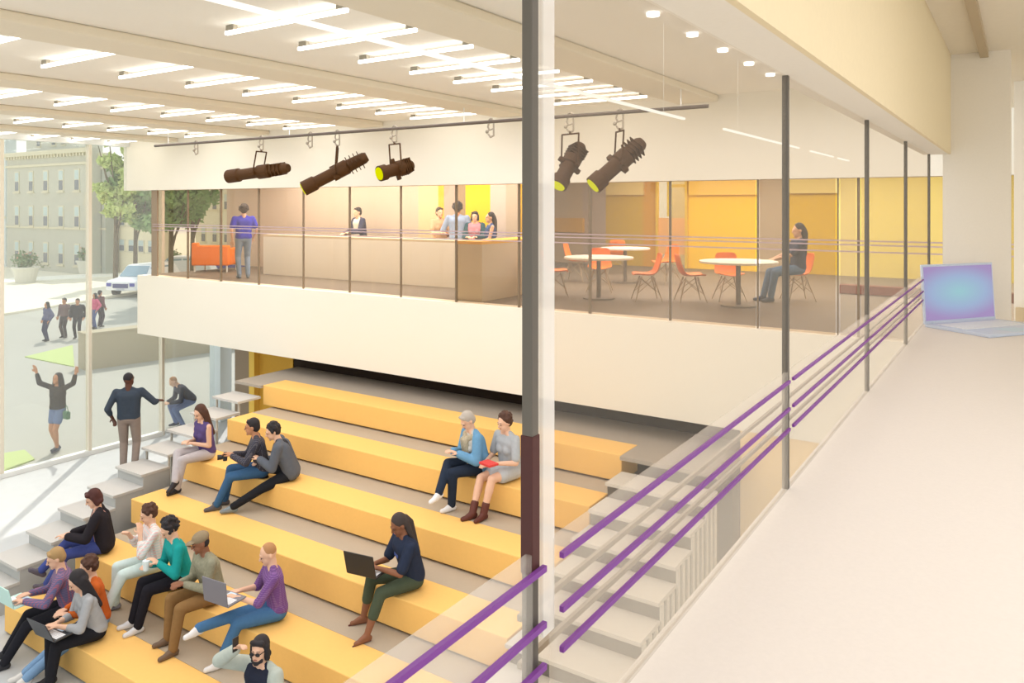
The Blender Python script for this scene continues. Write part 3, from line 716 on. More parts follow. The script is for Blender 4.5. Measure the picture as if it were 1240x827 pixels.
def person(label, loc, rz, scale=1.0, zfoot=0, pel=.5, lean=0, twist=0, head=(0, 0), fem=0, lh=None, rh=None, lf=None, rf=None,
           skin='light', hair='short', hairc='brown', top='#333333', sleeve=1.0, tmat=None, bottom='#333344', leg=1.0, shoes='#dddddd', toe=None, coll=None,
           palm=None, curl=.5, extra=None, far=False, jacket=None, skirt=None, boots=False, bare=False, fat=1.0, pelz=None):
    """loc: world point under the pelvis; pel: pelvis height over zfoot (local units); hands and feet in local axes (x right, y front, z up from the foot plane)"""
    t = thing('person', (loc[0], loc[1], zfoot), label, 'person', rz, None, scale)
    P = Vector((0, 0, pel)); V = Vector
    R = Matrix.Rotation(math.radians(-lean), 3, 'X') @ Matrix.Rotation(math.radians(twist), 3, 'Z')
    up = lambda x, y, z: P+R @ V((x, y, z))
    sw = .175 if fem else .195
    neck = up(0, -.005, .50); hc = neck+(R @ V((0, .02, .135)))
    HR = Matrix.Rotation(math.radians(twist+head[0]), 3, 'Z') @ Matrix.Rotation(math.radians(-lean*.5-head[1]), 3, 'X')
    hp = lambda x, y, z: hc+HR @ V((x, y, z))
    hips = {s: P+V((s*.09, 0, -.01)) for s in (-1, 1)}
    sh = {s: up(s*sw, 0, .435) for s in (-1, 1)}
    # feet
    if lf is None: lf = (-.1, .44, .075)
    if rf is None: rf = (.1, .44, .075)
    kn, an = {}, {}
    for s, f in ((-1, lf), (1, rf)):
        pole = V((s*.15, 1, .6)) if pel < .8 else V((s*.1, 1, .05))
        kn[s], an[s] = ik(hips[s], V(f[:3]), .44, .43, pole)
    el, wr = {}, {}
    for s, h in ((-1, lh), (1, rh)):
        if h is None: h = (s*(sw+.06), .05, pel-.02)
        tg = V(h[:3]); pole = V(h[3]) if len(h) > 3 else V((s*.6, -.7, -.6))
        el[s], wr[s] = ik(sh[s], tg, .29, .25, pole)
    toes = {}
    for i, s in enumerate((-1, 1)):
        d = V((s*.15, 1, 0)) if toe is None or toe[i] is None else V(toe[i]); d.normalize(); toes[s] = d
    vr = 1.0 if not far else 1.3
    vb = .0085 if not far else .014; vc = .013 if not far else .018
    # ---- body: one surface
    q = []
    q += [('e', hc+HR @ V((0, -.012, .022)), (.074, .092, .095), HR), ('e', hc+HR @ V((0, .022, -.045)), (.056, .066, .07), HR), ('c', hp(-.03, .078, .022), hp(.03, .078, .022), .012, .012),
          ('c', hp(0, .086, .012), hp(0, .104, -.022), .009, .0135), ('c', hp(0, .07, -.098), hp(0, .074, -.092), .018, .016),
          ('e', hc+HR @ V((-.076, -.01, -.008)), (.011, .018, .03), HR), ('e', hc+HR @ V((.076, -.01, -.008)), (.011, .018, .03), HR),
          ('c', up(0, -.01, .44), hp(0, -.02, -.05), .058 if not fem else .05, .05 if not fem else .044)]
    ch = .1*fat if not fem else .09
    q += [('c', up(-.08, 0, .36), up(.08, 0, .36), ch, ch), ('c', up(-.075, 0, .34), P+V((-.06, 0, .05)), ch*.95, .085*fat), ('c', up(.075, 0, .34), P+V((.06, 0, .05)), ch*.95, .085*fat), ('c', up(0, 0, .34), P+V((0, .01, .06)), ch, .09*fat),
          ('c', up(-sw+.03, 0, .43), up(sw-.03, 0, .43), .052, .052), ('c', P+V((-.06, 0, 0)), P+V((.06, 0, 0)), .1, .1), ('c', up(-.1, 0, .43), neck, .05, .045), ('c', up(.1, 0, .43), neck, .05, .045)]
    arm_r = .043 if fem else .05
    for s in (-1, 1):
        q += [('c', sh[s], el[s], arm_r, .036), ('c', el[s], wr[s], .038, .025), ('c', hips[s], kn[s], .083, .055), ('c', kn[s], kn[s].lerp(an[s], .35), .053, .055), ('c', kn[s].lerp(an[s], .3), an[s], .054, .034)]
        f = wr[s]-el[s]; nn = V(palm[0 if s < 0 else 1]) if palm else V((0, .2, -1))
        hh = []; hand(hh, wr[s], f, nn, -1 if s > 0 else 1, curl if not isinstance(curl, tuple) else curl[0 if s < 0 else 1], vr); q += hh
        a_ = an[s]; d = toes[s]
        q += [('c', a_+V((0, 0, -.01)), a_-d*.03+V((0, 0, -.035)), .034, .03), ('c', a_-d*.03+V((0, 0, -.04)), a_+d*.13+V((0, 0, -.05)), .03, .024), ('c', a_, a_+d*.1+V((0, 0, -.045)), .034, .024)]
    if fem and not far: q += [('e', up(-.065, .075, .29), (.055, .045, .055)), ('e', up(.065, .075, .29), (.055, .045, .055))]
    body = blob('body', q, vb, SKIN[skin], t, 1 if not far else 0)
    # ---- face details
    if not far:
        for s in (-1, 1):
            bm = bmesh.new(); s_ell(bm, hp(s*.029, .084, .002), (.011, .006, .0055), HR); smooth(newmesh('eye', bm, mat('eye_dark', '#2c2624', .3), body))
            bm = bmesh.new(); s_cap(bm, hp(s*.017, .087, .027), hp(s*.04, .078, .028), .004, .003, 8); smooth(newmesh('eyebrow', bm, HAIRC[hairc], body))
        bm = bmesh.new(); s_ell(bm, hp(0, .086, -.053), (.021, .007, .0065), HR); smooth(newmesh('mouth', bm, mat('lip', '#a8625a', .5), body))
    # ---- hair
    hm = HAIRC[hairc]; hq = []
    if hair in ('short', 'long', 'bob', 'tail', 'curly', 'bun', 'afro'):
        hq = [('e', hp(0, -.026, .042), (.084, .092, .092), HR), ('e', hp(0, -.05, .0), (.078, .068, .085), HR)]
    if hair == 'short': hq += [('c', hp(-.045, .045, .088), hp(.045, .045, .088), .022, .022)]
    if hair in ('long',):
        for s in (-1, 0, 1): hq += [('c', hp(s*.06, -.045, 0), up(s*.085, -.10, .28), .05, .035)]
        for s in (-1, 1): hq += [('c', hp(s*.066, .02, .04), hp(s*.078, .0, -.1), .024, .026), ('c', hp(s*.078, 0, -.1), up(s*.105, .045, .3), .03, .02)]
    if hair == 'bob':
        for s in (-1, 1): hq += [('c', hp(s*.068, .0, .04), hp(s*.076, -.01, -.075), .03, .028), ('c', hp(s*.05, .05, .09), hp(-s*.01, .055, .085), .026, .022)]
        hq += [('c', hp(-.05, -.06, -.06), hp(.05, -.06, -.06), .04, .04)]
    if hair == 'tail': hq += [('c', hp(0, -.1, .02), hp(.0, -.13, -.07), .04, .035), ('c', hp(0, -.13, -.07), up(0, -.13, .22), .035, .02), ('c', hp(-.04, -.07, 0), up(-.05, -.1, .34), .04, .02)]
    if hair in ('curly', 'afro'):
        rr = random.Random(len(label)); k_ = 1.0 if hair == 'curly' else 1.18
        for i in range(46):
            a_ = rr.uniform(0, 6.28); z = rr.uniform(-.45, 1); w_ = math.sqrt(max(0, 1-z*z)); y = w_*math.sin(a_)*.085-.03
            if y > .03 and z < .45: continue
            hq.append(('e', hp(w_*math.cos(a_)*.084*k_, y*k_, .035+z*.094*k_), (.022, .022, .02)))
    if hair == 'bun': hq += [('e', hp(0, -.13, .05), (.045, .045, .045))]
    if hair == 'close': hq = [('e', hp(0, -.022, .036), (.077, .085, .088), HR)]
    if hair == 'cap':
        hq = [('e', hp(0, -.04, -.0), (.075, .06, .07), HR)]
        blob('cap', [('e', hp(0, -.015, .062), (.086, .1, .07), HR), ('e', hp(0, .1, .05), (.062, .065, .012), HR)], .01, cm('#8f8068'), t, 1)
    if hair == 'beanie':
        hq = [('e', hp(0, -.06, -.03), (.07, .05, .07), HR)]
        blob('hat', [('e', hp(0, -.02, .055), (.09, .1, .085), HR), ('c', hp(-.07, -.01, .03), hp(.07, -.01, .03), .035, .035), ('e', hp(0, -.09, .08), (.05, .06, .05), HR)], .012, cm('#3f4358'), t, 1)
    if hq: blob('hair', hq, (.011 if hair not in ('curly', 'afro') else .009) if not far else .014, hm, t, 1 if hair not in ('curly', 'afro') else 0)
    if extra and 'beard' in extra: blob('beard', [('c', hp(-.04, .05, -.075), hp(.04, .05, -.075), .024, .024), ('e', hp(0, .068, -.09), (.034, .026, .028), HR)], .01, hm, body, 1)
    if extra and 'sunglasses' in extra:
        bm = bmesh.new()
        for s in (-1, 1): s_ell(bm, hp(s*.031, .098, .004), (.024, .007, .018), HR); s_cap(bm, hp(s*.05, .095, .008), hp(s*.078, -.01, .008), .004, .004, 6)
        s_cap(bm, hp(-.01, .102, .008), hp(.01, .102, .008), .004, .004, 6); newmesh('sunglasses', bm, mat('dark_lens', '#1c1a1c', .2), t)
    # ---- top
    g = .013 if not far else .016
    def torso(g, low=.02, open_=False):
        z = [('c', up(-.08, 0, .36), up(.08, 0, .36), ch+g, ch+g), ('c', up(-.075, 0, .34), P+V((-.065, 0, low+.03)), ch*.95+g, .092*fat+g), ('c', up(.075, 0, .34), P+V((.065, 0, low+.03)), ch*.95+g, .092*fat+g), ('c', up(0, 0, .34), P+V((0, .012, low+.04)), ch+g, .093*fat+g),
             ('c', P+V((-.07, 0, low+.01)), P+V((.07, 0, low+.01)), .1+g, .1+g), ('c', up(-sw+.03, 0, .425), up(sw-.03, 0, .425), .052+g*.8, .052+g*.8), ('c', up(-.1, -.005, .43), up(-.05, -.01, .475), .05+g*.6, .04+g*.5), ('c', up(.1, -.005, .43), up(.05, -.01, .475), .05+g*.6, .04+g*.5)]
        if fem: z += [('e', up(-.065, .075, .29), (.06+g*.6, .05+g*.6, .06+g*.5)), ('e', up(.065, .075, .29), (.06+g*.6, .05+g*.6, .06+g*.5))]
        return z
    def sleeves(amount, g):
        z = []
        for s in (-1, 1):
            if amount <= 0: continue
            if amount <= .5: z.append(('c', sh[s], sh[s].lerp(el[s], amount*1.6), arm_r+g, arm_r+g+.004)); continue
            z.append(('c', sh[s], el[s], arm_r+g, .04+g)); z.append(('c', el[s], el[s].lerp(wr[s], (amount-.5)*1.88), .041+g, .032+g if amount < .9 else .029+g))
        return z
    if not bare: blob('shirt', torso(g)+sleeves(sleeve, g), vc, tmat or cm(top), t)
    if jacket:
        jm = cm(jacket)
        z = [('c', up(s*.1, -.015, .36), P+V((s*.1, -.02, .0)), ch*.8+.03, .085+.02) for s in (-1, 1)]+[('c', up(-.07, -.035, .35), P+V((-.06, -.04, .0)), .1, .1), ('c', up(.07, -.035, .35), P+V((.06, -.04, .0)), .1, .1), ('c', up(-sw+.02, -.012, .43), up(-.06, -.03, .47), .066, .05), ('c', up(sw-.02, -.012, .43), up(.06, -.03, .47), .066, .05)]
        blob('jacket', z+sleeves(1.0, .026), vc, jm, t)
    # ---- bottom
    bmt = cm(bottom)
    z = [('c', P+V((-.06, 0, -.0)), P+V((.06, 0, 0)), .108, .108)]
    for s in (-1, 1):
        if leg > .55:
            z += [('c', hips[s], kn[s], .094, .068), ('c', kn[s], kn[s].lerp(an[s], min(1, (leg-.5)*2)*.97), .067, .054 if leg > .9 else .06)]
        else: z.append(('c', hips[s], hips[s].lerp(kn[s], leg*2), .098, .098-.02*leg*2))
    if skirt:
        for s in (-1, 1): z.append(('c', hips[s], hips[s].lerp(kn[s], skirt), .105, .1))
        z.append(('c', P, (hips[-1].lerp(kn[-1], skirt)+hips[1].lerp(kn[1], skirt))/2, .11, .1))
    blob('skirt' if skirt else ('shorts' if leg <= .75 else 'trousers'), z, vc, bmt, t)
    # ---- shoes
    if shoes:
        sm = mat('shoe_'+shoes.strip('#'), shoes, .6)
        for s in (-1, 1):
            a_ = an[s]; d = toes[s]
            z = [('c', a_-d*.035+V((0, 0, -.036)), a_+d*.05+V((0, 0, -.036)), .038, .037), ('c', a_+d*.03+V((0, 0, -.04)), a_+d*.145+V((0, 0, -.046)), .038, .03), ('c', a_-d*.01+V((0, 0, -.0)), a_+d*.07+V((0, 0, -.03)), .04, .034)]
            if boots: z.append(('c', a_, a_.lerp(kn[s], .28), .048, .052))
            o = blob('shoe', z, .011 if not far else .016, sm, t, 1)
    if extra and 'sandal' in extra:
        for s in (-1, 1):
            a_ = an[s]; d = toes[s]; bm = bmesh.new(); s_cap(bm, a_-d*.04+V((0, 0, -.066)), a_+d*.16+V((0, 0, -.072)), .012, .012); newmesh('sandal', bm, mat('sandal_sole', '#6a3b34', .7), t)
    t['_j'] = 0; del t['_j']
    t_info = dict(obj=t, wr=wr, el=el, kn=kn, an=an, hc=hc, up=up, hp=hp, HR=HR, P=P, sh=sh, toes=toes, clamp={s: (V(f[:3])-an[s]).length for s, f in ((-1, lf), (1, rf))})
    for s in (-1, 1):
        if t_info['clamp'][s] > .02: print('LEG CLAMP', label[:40], s, round(t_info['clamp'][s], 3))
    return t_info
def world(info, v): 
    t = info['obj']; return Matrix.Translation(t.location) @ Matrix.Rotation(t.rotation_euler.z, 4, 'Z') @ Matrix.Diagonal((t.scale[0],)*3+(1,)) @ Vector(v)

def sitter(label, k, px, py, phi, **kw):
    "k: bench row; px,py: where the seat of the trousers meets the bench; front leg plane is the tier below"
    p = at(px, py, rowz(k)); sc = kw.pop('scale', 1.05)
    y = min(max(p.y, rowy(k)+.1), rowy(k)+.42)
    rz = heading(phi); zf = rowz(k)-H
    # keep the picture column while moving in depth
    d_old = -SA*p.x+CA*p.y; 
    u = (px-620)/936; x = (u*CA*y-SA*y)/(CA+SA*u)
    return person(label, (x, y), rz, sc, zf, pel=(H+.125)/sc, **kw)
LAPB = mat('laptop_black', '#232427', .4); LAPG = mat('laptop_grey', '#77757e', .4); SCRD = mat('screen_dark', '#14161c', .3); SCRP = mat('laptop_pale', '#bfe3dc', .4)
def hold_laptop(info, label, body, x=0, y=.34, z=None, tilt=18, W_=.34, D_=.23, yaw=0):
    # the owner looks along +y; the laptop's hinge is on the far side, its screen faces the owner
    t = info['obj']; z = z if z is not None else info['kn'][1].z+.09
    w = world(info, (x, y, z)); 
    laptop('laptop', w, t.rotation_euler.z+math.radians(yaw), W_, D_, math.radians(tilt), body, SCRD, label, keys=True)

# row index: 0 top ... 5 lowest
J = {}
J['purple'] = sitter('woman with long dark hair in sleeveless purple top and pale trousers', 2, 250, 556, 40, lean=8, head=(10, 22), fem=1, skin='light', hair='long', hairc='brown', top='#5b4c7c', sleeve=0,
    bottom='#b9b3b6', shoes='#2a262c', lf=(-.06, .5, .075), rf=(-.16, .58, .22), lh=(-.02, .24, .68), rh=(.06, .26, .70), toe=[None, (-.3, 1, -.5)])
J['camera'] = sitter('man in dark patterned shirt and blue jeans holding a camera on the upper benches', 2, 318, 577, 72, lean=12, head=(-5, 0), skin='tan', hair='short', hairc='black', tmat=plaid('shirt_check_dark', '#3a3a48', '#6d6a72', '#23232e', 18), bottom='#3f6288', shoes='#565256',
    lf=(-.12, .62, .075), rf=(.06, .52, .075), lh=(-.1, .42, .75), rh=(.08, .4, .72), curl=.9)
J['back'] = sitter('person in grey and black jacket seen from the side leaning towards the camera man', 2, 352, 580, 78, lean=22, head=(15, 10), skin='light', hair='curly', hairc='black', top='#30323a', jacket='#5f646e', bottom='#26272c', shoes='#7d8890', fat=1.1,
    lf=(-.16, .8, .08), rf=(.12, .28, .12), lh=(-.1, .42, .72), rh=(.12, .4, .62))
J['denim'] = sitter('grey-haired woman in light denim jacket, patterned scarf and dark trousers', 1, 580, 574, 62, lean=14, head=(5, 28), fem=1, skin='light', hair='short', hairc='grey', top='#c9c4bb', jacket='#6d9cc0', bottom='#2b3444', shoes='#e8e8ea',
    lf=(-.1, .44, .075), rf=(-.2, .66, .3), lh=(-.1, .34, .72), rh=(.04, .36, .72), toe=[None, (-.4, 1, -.2)])
J['dress'] = sitter('curly-haired woman in loose grey short dress and brown ankle boots', 1, 618, 578, 48, lean=8, head=(-4, 12), fem=1, skin='light', hair='curly', hairc='brown', top='#aeb2b6', sleeve=.5, bottom='#b6b9bc', leg=.3, skirt=.55, shoes='#5f3128', boots=True,
    lf=(-.12, .56, .075), rf=(.0, .64, .075), lh=(-.12, .34, .66), rh=(.14, .3, .62))
J['navy'] = sitter('man with long dark hair in navy t-shirt and olive shorts typing on a black laptop', 3, 500, 710, 62, lean=14, head=(6, 22), skin='brown', hair='tail', hairc='dull', top='#2c3448', sleeve=.5, bottom='#4b5444', leg=.78, shoes=None, extra=('sandal',), fat=1.15,
    lf=(-.2, .6, .075), rf=(.18, .52, .075), lh=(-.1, .44, .72), rh=(.06, .44, .7), curl=.6)
hold_laptop(J['navy'], 'black laptop on the knees of the man in the navy t-shirt', LAPB, -.08, .62, .66, 14, .4, .27, yaw=38)
J['cardi'] = sitter('woman with auburn hair in black cardigan and bright blue jeans, legs stretched to the left', 4, 126, 668, 66, lean=10, head=(8, 20), fem=1, skin='light', hair='bob', hairc='auburn', top='#b48a80', jacket='#2b282d', bottom='#44508f', shoes='#56505a',
    lf=(-.1, .66, .1), rf=(.02, .74, .25), lh=(-.12, .42, .7), rh=(.1, .38, .66), toe=[(-.2, 1, .5), (-.1, 1, .7)])
J['plaid'] = sitter('person with short blond hair in red and blue plaid shirt with a pale laptop', 5, 84, 745, 62, lean=12, head=(8, 14), skin='light', hair='short', hairc='blond', tmat=plaid('shirt_plaid_red', '#6f6a90', '#b8606c', '#4d5a80', 16), bottom='#26262c', shoes='#2a2a30',
    lf=(-.22, .66, .075), rf=(.05, .66, .075), lh=(-.14, .46, .72), rh=(.1, .42, .7))
hold_laptop(J['plaid'], 'pale mint laptop on the knees of the person in the plaid shirt', SCRP, -.08, .64, .68, 14, .36, .25, yaw=30)
J['orange'] = sitter('person with wavy brown hair in orange top and light blue jeans with white trainers', 5, 121, 741, 52, lean=10, head=(-5, 12), fem=1, skin='light', hair='curly', hairc='brown', top='#c8642e', bottom='#7d9dc0', shoes='#dcd8d4',
    lf=(-.2, .82, .10), rf=(-.02, .8, .075), lh=(-.1, .34, .66), rh=(.1, .34, .64))
J['black'] = sitter('woman with long black hair in grey blouse and black trousers with a dark laptop', 5, 116, 772, 48, lean=16, head=(0, 24), fem=1, skin='light', hair='long', hairc='black', top='#a6a8ac', sleeve=.75, bottom='#242429', shoes='#2a2428',
    lf=(-.12, .5, .075), rf=(.04, .46, .075), lh=(-.1, .42, .70), rh=(.06, .4, .66), curl=.6)
hold_laptop(J['black'], 'dark grey laptop held by the woman with long black hair', mat('laptop_dark_grey', '#3b3d42', .4), -.14, .54, .62, 24, .36, .25, yaw=20)
J['white'] = sitter('woman with short curly hair in white and pink top and pale mint trousers', 4, 190, 690, 52, lean=8, head=(0, 18), fem=1, skin='light', hair='curly', hairc='brown', tmat=plaid('shirt_floral', '#f0e6e4', '#e0a8a4', '#cfe0e0', 9), sleeve=.8, bottom='#cfe2e0', shoes='#8a8c98',
    lf=(-.2, .64, .12), rf=(.04, .48, .075), lh=(-.1, .22, .92), rh=(.12, .3, .86))
J['teal'] = sitter('person with black bowl-cut hair in teal pullover and black trousers', 4, 222, 708, 52, lean=14, head=(12, 26), skin='light', hair='afro', hairc='black', top='#239a98', sleeve=1, bottom='#24232a', shoes='#d6d6da',
    lf=(-.1, .54, .075), rf=(.08, .56, .075), lh=(-.14, .32, .78), rh=(.06, .36, .7))
J['cap'] = sitter('man in camouflage cap, green grey jacket and tan trousers, hands together', 4, 258, 728, 48, lean=12, head=(-8, 8), skin='brown', hair='cap', hairc='black', tmat=mat('jacket_camo', '#8d8b76', .85, .35, 30), bottom='#8a6a44', shoes='#6f5a48', fat=1.1,
    lf=(-.18, .52, .075), rf=(.1, .48, .075), lh=(-.04, .34, .7), rh=(.04, .36, .7), curl=1.0)
J['violet'] = sitter('ginger-haired man in violet checked shirt and blue jeans, one leg crossed', 4, 336, 748, 66, lean=8, head=(6, 16), skin='light', hair='close', hairc='ginger', tmat=plaid('shirt_plaid_violet', '#7a5090', '#8f6a9c', '#5c3f7c', 16), sleeve=.55, bottom='#4b739c', shoes='#e4e2e2',
    rf=(-.12, .86, .5), lf=(-.1, .62, .075), lh=(-.1, .44, .74), rh=(.1, .4, .72), toe=[None, (-.6, 1, .1)])
hold_laptop(J['violet'], 'grey laptop open on the thigh of the man in the violet shirt', LAPG, -.16, .66, .74, 6, .38, .27, yaw=38)
J['phone'] = sitter('bearded man with dark hair and sunglasses raising a phone at the bottom edge', 5, 318, 878, 30, lean=2, head=(20, -2), skin='light', hair='bob', hairc='black', top='#2b2f3e', jacket='#b4bcb4', bottom='#3a3a44', shoes='#444444', extra=('beard', 'sunglasses'),
    lf=(-.12, .44, .075), rf=(.12, .44, .075), rh=(.12, .22, 1.19, (.9, .1, -.7)), lh=(-.2, .3, .6), palm=((0, .2, -1), (-1, .2, 0)), curl=1.0)
# ---- standing people
def stand(label, px, py, z, phi, scale=1.0, far=True, **kw):
    p = at(px, py, z); kw.setdefault('lf', (-.09, .02, .078)); kw.setdefault('rf', (.09, -.02, .078))
    return person(label, (p.x, p.y), heading(phi), scale, z, pel=kw.pop('pel', .925), far=far, **kw)
J['door'] = stand('man seen from behind in dark blue shirt and grey-brown trousers, reaching for the white mullion', 156, 572, Z1-.196*6, 165, 1.01, False, skin='dark', hair='close', hairc='black', top='#3d4652', bottom='#8d8078', shoes='#4a4240', sleeve=.75, fat=1.08,
    rh=(.42, .28, 1.12), head=(-25, 0))
J['arms'] = stand('woman outside with both arms raised, black top, denim shorts and green bag', 70, 546, 0, 15, 1.08, True, fem=1, skin='tan', hair='long', hairc='black', top='#33302f', sleeve=.9, bottom='#6c7fa8', leg=.3, shoes='#3d4254',
    lh=(-.52, .05, 1.72, (-.5, 0, -1)), rh=(.52, .05, 1.68, (.5, 0, -1)), palm=((0, 1, 0), (0, 1, 0)), curl=.2, lf=(-.03, .05, .078), rf=(.05, -.05, .078), head=(0, -8))
bm = bmesh.new(); box(bm, -.1, .1, -.05, .05, 0, .18, .03); tube(bm, [(-.08, 0, .17), (-.03, 0, .3), (.03, 0, .3), (.08, 0, .17)], .008)
o = newmesh('shoulder_bag', bm, cm('#5f8068')); o.location = world(J['arms'], (-.28, .05, .72)); tag(o, 'small green bag at the hip of the woman with raised arms', 'bag')
J['crouch'] = person('person in navy jacket and blue jeans bending low outside beside the pale column', at(231, 514, 0).to_2d(), heading(50), 1.08, 0, pel=.6, lean=38, head=(0, 15), far=True, skin='light', hair='close', hairc='ginger', top='#2d3448', bottom='#6f83b4', shoes='#333a50',
    lf=(-.12, .22, .078), rf=(.12, .3, .078), lh=(-.1, .5, .62), rh=(.12, .5, .6))
for px, py, phi, top, bot, hc_, fem, lab in ((57, 413, 30, '#5b5f80', '#454860', 'black', 1, 'woman in long blue grey coat, leftmost of the group standing in the street'),
        (78, 409, 10, '#7a6464', '#4a4448', 'black', 0, 'man in brown red shirt, second from the left in the street group'),
        (94, 410, -10, '#33323a', '#33323a', 'black', 0, 'man in a long black coat beside the white mullion in the street'),
        (121, 396, 200, '#6a4048', '#3a3040', 'black', 0, 'person in dark red top behind the one with the pink bag in the street'),
        (115, 398, 30, '#d05a80', '#4b5a8c', 'black', 1, 'woman in pink top and blue jeans, right of the mullion in the street')):
    stand(lab, px, py, 0, phi, 1.02 if not fem else .98, True, skin='tan', hair='short' if not fem else 'long', hairc=hc_, top=top, bottom=bot, shoes='#333333', fem=fem, jacket=top if 'coat' in lab else None)
J['blue'] = stand('man in bright blue shirt and faded jeans standing with his back turned upstairs', 295, 337, UF, 150, .99, True, skin='light', hair='afro', hairc='dull', top='#4444c0', sleeve=.4, bottom='#8398b4', shoes='#6a7c90', lh=(-.24, .0, .86), rh=(.22, .1, .9))
def desk_p(label, px, Y, ztop, phi, **kw):
    d = 1.8164*Y*936/(px+800); u = (px-620)/936*d; sc = (EYE-(ztop-248)*d/936-UF)/1.72
    return person(label, (u*CA-SA*d, Y), heading(phi), sc, UF, pel=.925, far=True, lf=(-.09, .02, .078), rf=(.09, -.02, .078), **kw)
desk_p('man in dark suit behind the white reception desk', 436, 13.1, 249, 50, skin='light', hair='short', hairc='black', top='#dcd6cc', jacket='#3a3f58', bottom='#33323a', shoes='#222222', lh=(-.2, .4, 1.08), rh=(.15, .35, 1.05), lean=6)
desk_p('woman in beige top behind the desk, left of the group of three', 532, 13.1, 249, -30, fem=1, skin='light', hair='short', hairc='dull', top='#c9a988', bottom='#55504c', shoes='#222222', sleeve=.4, lh=(-.12, .35, 1.1), rh=(.12, .35, 1.12))
desk_p('man in light blue shirt, back turned, amid the group at the desk', 554, 13.0, 243, 190, skin='tan', hair='afro', hairc='black', top='#90a4c4', bottom='#4c5468', shoes='#222222', sleeve=.6, lh=(-.25, .2, 1.0), rh=(.25, .2, 1.0))
desk_p('woman with black bobbed hair in dark green jacket behind the desk', 575, 13.1, 254, 10, fem=1, skin='light', hair='bob', hairc='black', top='#d08a98', jacket='#2f5560', bottom='#333333', shoes='#222222', lh=(-.1, .3, 1.1), rh=(.1, .3, 1.1))
J['dung'] = stand('woman in blue dungarees with dark ponytail at the end of the desk', 594, 349, UF, 75, .9, True, fem=1, skin='light', hair='tail', hairc='black', top='#3d5584', sleeve=0, bottom='#3d5584', shoes='#b39c98', lh=(-.1, .3, 1.05), rh=(.26, .02, 1.0, (1, -.6, 0)))
p = at(966, 334, UF+.44)
J['seated'] = person('woman in dark top and blue jeans sitting sideways on an orange shell chair', (p.x, p.y), heading(88), 1.02, UF, pel=.56, lean=-2, head=(0, 8), fem=1, far=True, skin='light', hair='tail', hairc='black', top='#34405c', sleeve=.5, bottom='#587aa0', shoes='#3c4a66',
    lf=(-.1, .5, .078), rf=(.08, .56, .078), lh=(-.1, .42, .72), rh=(.1, .4, .7))

# ---- things people hold or wear loosely
def held(name, info, v, bmf, m, label, cat, rz=0):
    bm = bmesh.new(); bmf(bm); o = newmesh(name, bm, m); o.location = world(info, v); o.rotation_euler = (0, 0, info['obj'].rotation_euler.z+rz); tag(o, label, cat); return o
w_ = J['camera']['wr']
t = thing('camera', world(J['camera'], (w_[1]+w_[-1])/2+Vector((0, .1, -.02))), 'black camera held by the man in jeans on the upper benches', 'camera', J['camera']['obj'].rotation_euler.z)
bm = bmesh.new(); box(bm, -.07, .07, -.03, .03, -.045, .045, .01); box(bm, -.025, .025, -.025, .025, .045, .07, .006); newmesh('camera_body', bm, mat('camera_black', '#2b2a2e', .4), t)
bm = bmesh.new(); cyl(bm, (0, .03, 0), (0, .11, 0), .035, .04, 18); newmesh('camera_lens', bm, mat('camera_black', '', 0), t)
w_ = J['phone']['wr']
held('phone', J['phone'], w_[1]+Vector((-.03, .03, .07)), lambda bm: box(bm, -.006, .006, -.035, .035, -.07, .07, .003), mat('phone_dark', '#2c2a2c', .3), 'dark phone at the ear of the man with sunglasses', 'phone')
held('book', J['dress'], (.02-.1, .44, .66), lambda bm: box(bm, -.11, .11, -.08, .08, 0, .03, .004), mat('book_red', '#d8413e', .6), 'red book on the lap of the woman in the grey dress', 'book')
held('paper_cup', J['teal'], (-.1, .45, .78), lambda bm: cyl(bm, (0, 0, -.06), (0, 0, .06), .032, .042, 18), mat('cup_white', '#dcebf0', .5), 'pale cup held between the two people in white and teal tops', 'cup')
held('backpack', J['violet'], (.22, .1, .18), lambda bm: (box(bm, -.1, .1, -.07, .07, -.17, .16, .04), box(bm, -.07, .07, -.11, -.07, -.13, .02, .02)), cm('#6b4a2e'), 'brown shoulder bag hanging beside the jeans of the man in violet', 'bag')
bm = bmesh.new(); box(bm, -.045, .045, -.003, .003, -.03, .03, .002)
o = newmesh('name_badge', bm, whitem); info = J['navy']; o.parent = info['obj']; o.location = info['up'](.0, .142, .12)
o['label'] = 'white name badge'
bm = bmesh.new(); box(bm, -.06, .06, -.003, .003, -.02, .025, .002); o = newmesh('shirt_print', bm, mat('print_blue', '#4a60a8', .7)); o.parent = info['obj']; o.location = info['up'](.0, .125, .32); o['label'] = 'blue printed patch'
info = J['denim']
blob('scarf', [('c', info['up'](-.1, .04, .44), info['up'](.0, .1, .4), .045, .045), ('c', info['up'](.1, .04, .44), info['up'](.0, .1, .4), .045, .045), ('c', info['up'](-.03, .12, .4), info['up'](-.06, .14, .12), .045, .04), ('c', info['up'](.05, .12, .4), info['up'](.05, .14, .16), .04, .035)], .012, mat('scarf_pattern', '#b0a48c', .85, .5, 40), info['obj'])

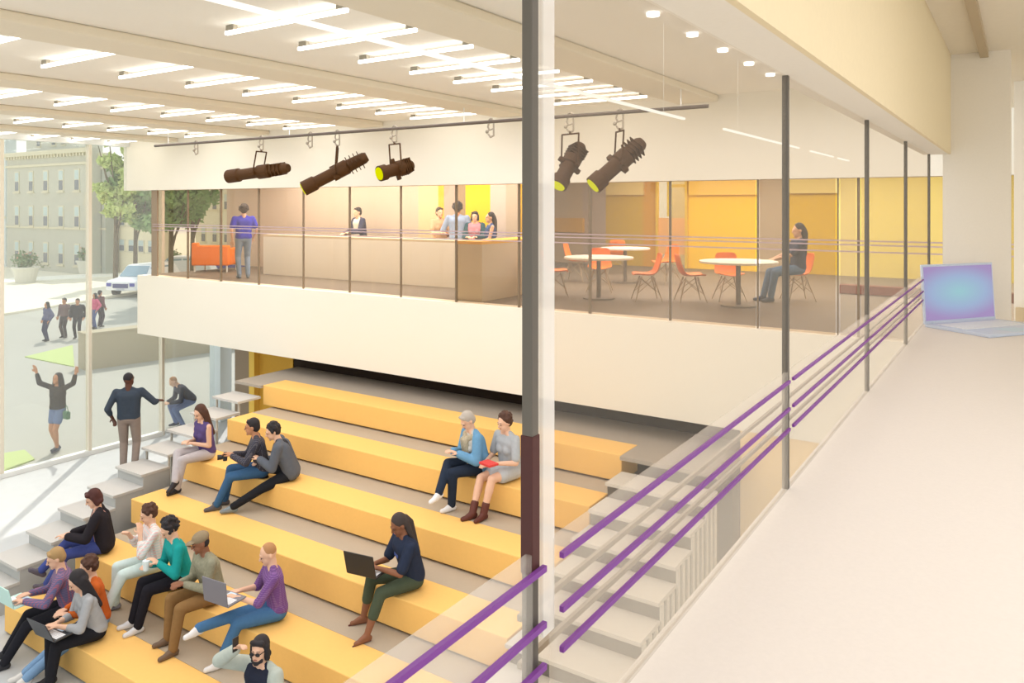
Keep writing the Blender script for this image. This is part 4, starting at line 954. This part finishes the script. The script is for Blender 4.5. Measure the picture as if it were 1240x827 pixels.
# ================================================================ light
W_ = bpy.data.worlds.new('sky'); SC.world = W_; W_.use_nodes = True; nt = W_.node_tree
bg = nt.nodes['Background']
tc = nt.nodes.new('ShaderNodeTexCoord'); sx = nt.nodes.new('ShaderNodeSeparateXYZ'); rp = nt.nodes.new('ShaderNodeValToRGB')
nt.links.new(tc.outputs['Generated'], sx.inputs[0]); nt.links.new(sx.outputs['Z'], rp.inputs[0])
rp.color_ramp.elements[0].position = .0; rp.color_ramp.elements[0].color = srgb('#fdfcf4'); rp.color_ramp.elements[1].position = .6; rp.color_ramp.elements[1].color = srgb('#e6f0f6')
nt.links.new(rp.outputs[0], bg.inputs[0]); bg.inputs[1].default_value = 1.15
def lamp(name, kind, loc, rot, e, col='#ffffff', sx_=1, sy_=1):
    l = bpy.data.lights.new(name, kind); l.energy = e; l.color = srgb(col)[:3]
    if kind == 'AREA': l.shape = 'RECTANGLE'; l.size = sx_; l.size_y = sy_
    if kind == 'SUN': l.angle = .012
    o = bpy.data.objects.new(name, l); COL.objects.link(o); o.location = loc; o.rotation_euler = rot; return o
sd = Vector((.4, -.41, -.82)).normalized()
lamp('sun', 'SUN', (-30, 0, 30), Vector((0, 0, -1)).rotation_difference(sd).to_euler(), 2.5, '#fff8ee')
lamp('atrium_fill', 'AREA', (-8, 5, ZC-.2), (0, 0, 0), 520, '#f8f8ff', 16, 9)  # unseen area fill added to brighten the atrium beside its tubes
lamp('near_room_fill', 'AREA', (1.6, 1.5, EYE+.9), (0, 0, 0), 36, '#f4f6ff', 2.5, 3)  # unseen fill added to lighten the counter and near room
lamp('far_window_fill', 'AREA', ((x0+x1)/2 if False else xat(814, 20.6), 20.5, ZH+.6), (math.radians(-60), 0, 0), 60, '#fffbe8', 2, .4)  # unseen light added to brighten the wall behind the far window
lamp('upper_left_fill', 'AREA', (-12, 12.2, ZH+.7), (0, 0, 0), 360, '#f4f6ff', 8, 2)  # added fill over the desk room, hidden behind the fascia
lamp('upper_right_fill', 'AREA', (-5, 15.5, ZH+.7), (0, 0, 0), 620, '#f0f4ff', 8, 6)  # fill added out of view to light the dining area
# ================================================================ camera
cam = bpy.data.cameras.new('camera'); co = bpy.data.objects.new('camera', cam); COL.objects.link(co); SC.camera = co
co.location = (0, 0, EYE); co.rotation_euler = (math.pi/2, 0, math.atan2(SA, CA))
cam.sensor_width = 36; cam.lens = 36*936/1240; cam.shift_y = (248-413.5)/1240; cam.clip_start = .02; cam.clip_end = 500
vs = SC.view_settings; vs.view_transform = 'Standard'; vs.look = 'None'; vs.gamma = 1; vs.use_curve_mapping = False; vs.exposure = .17
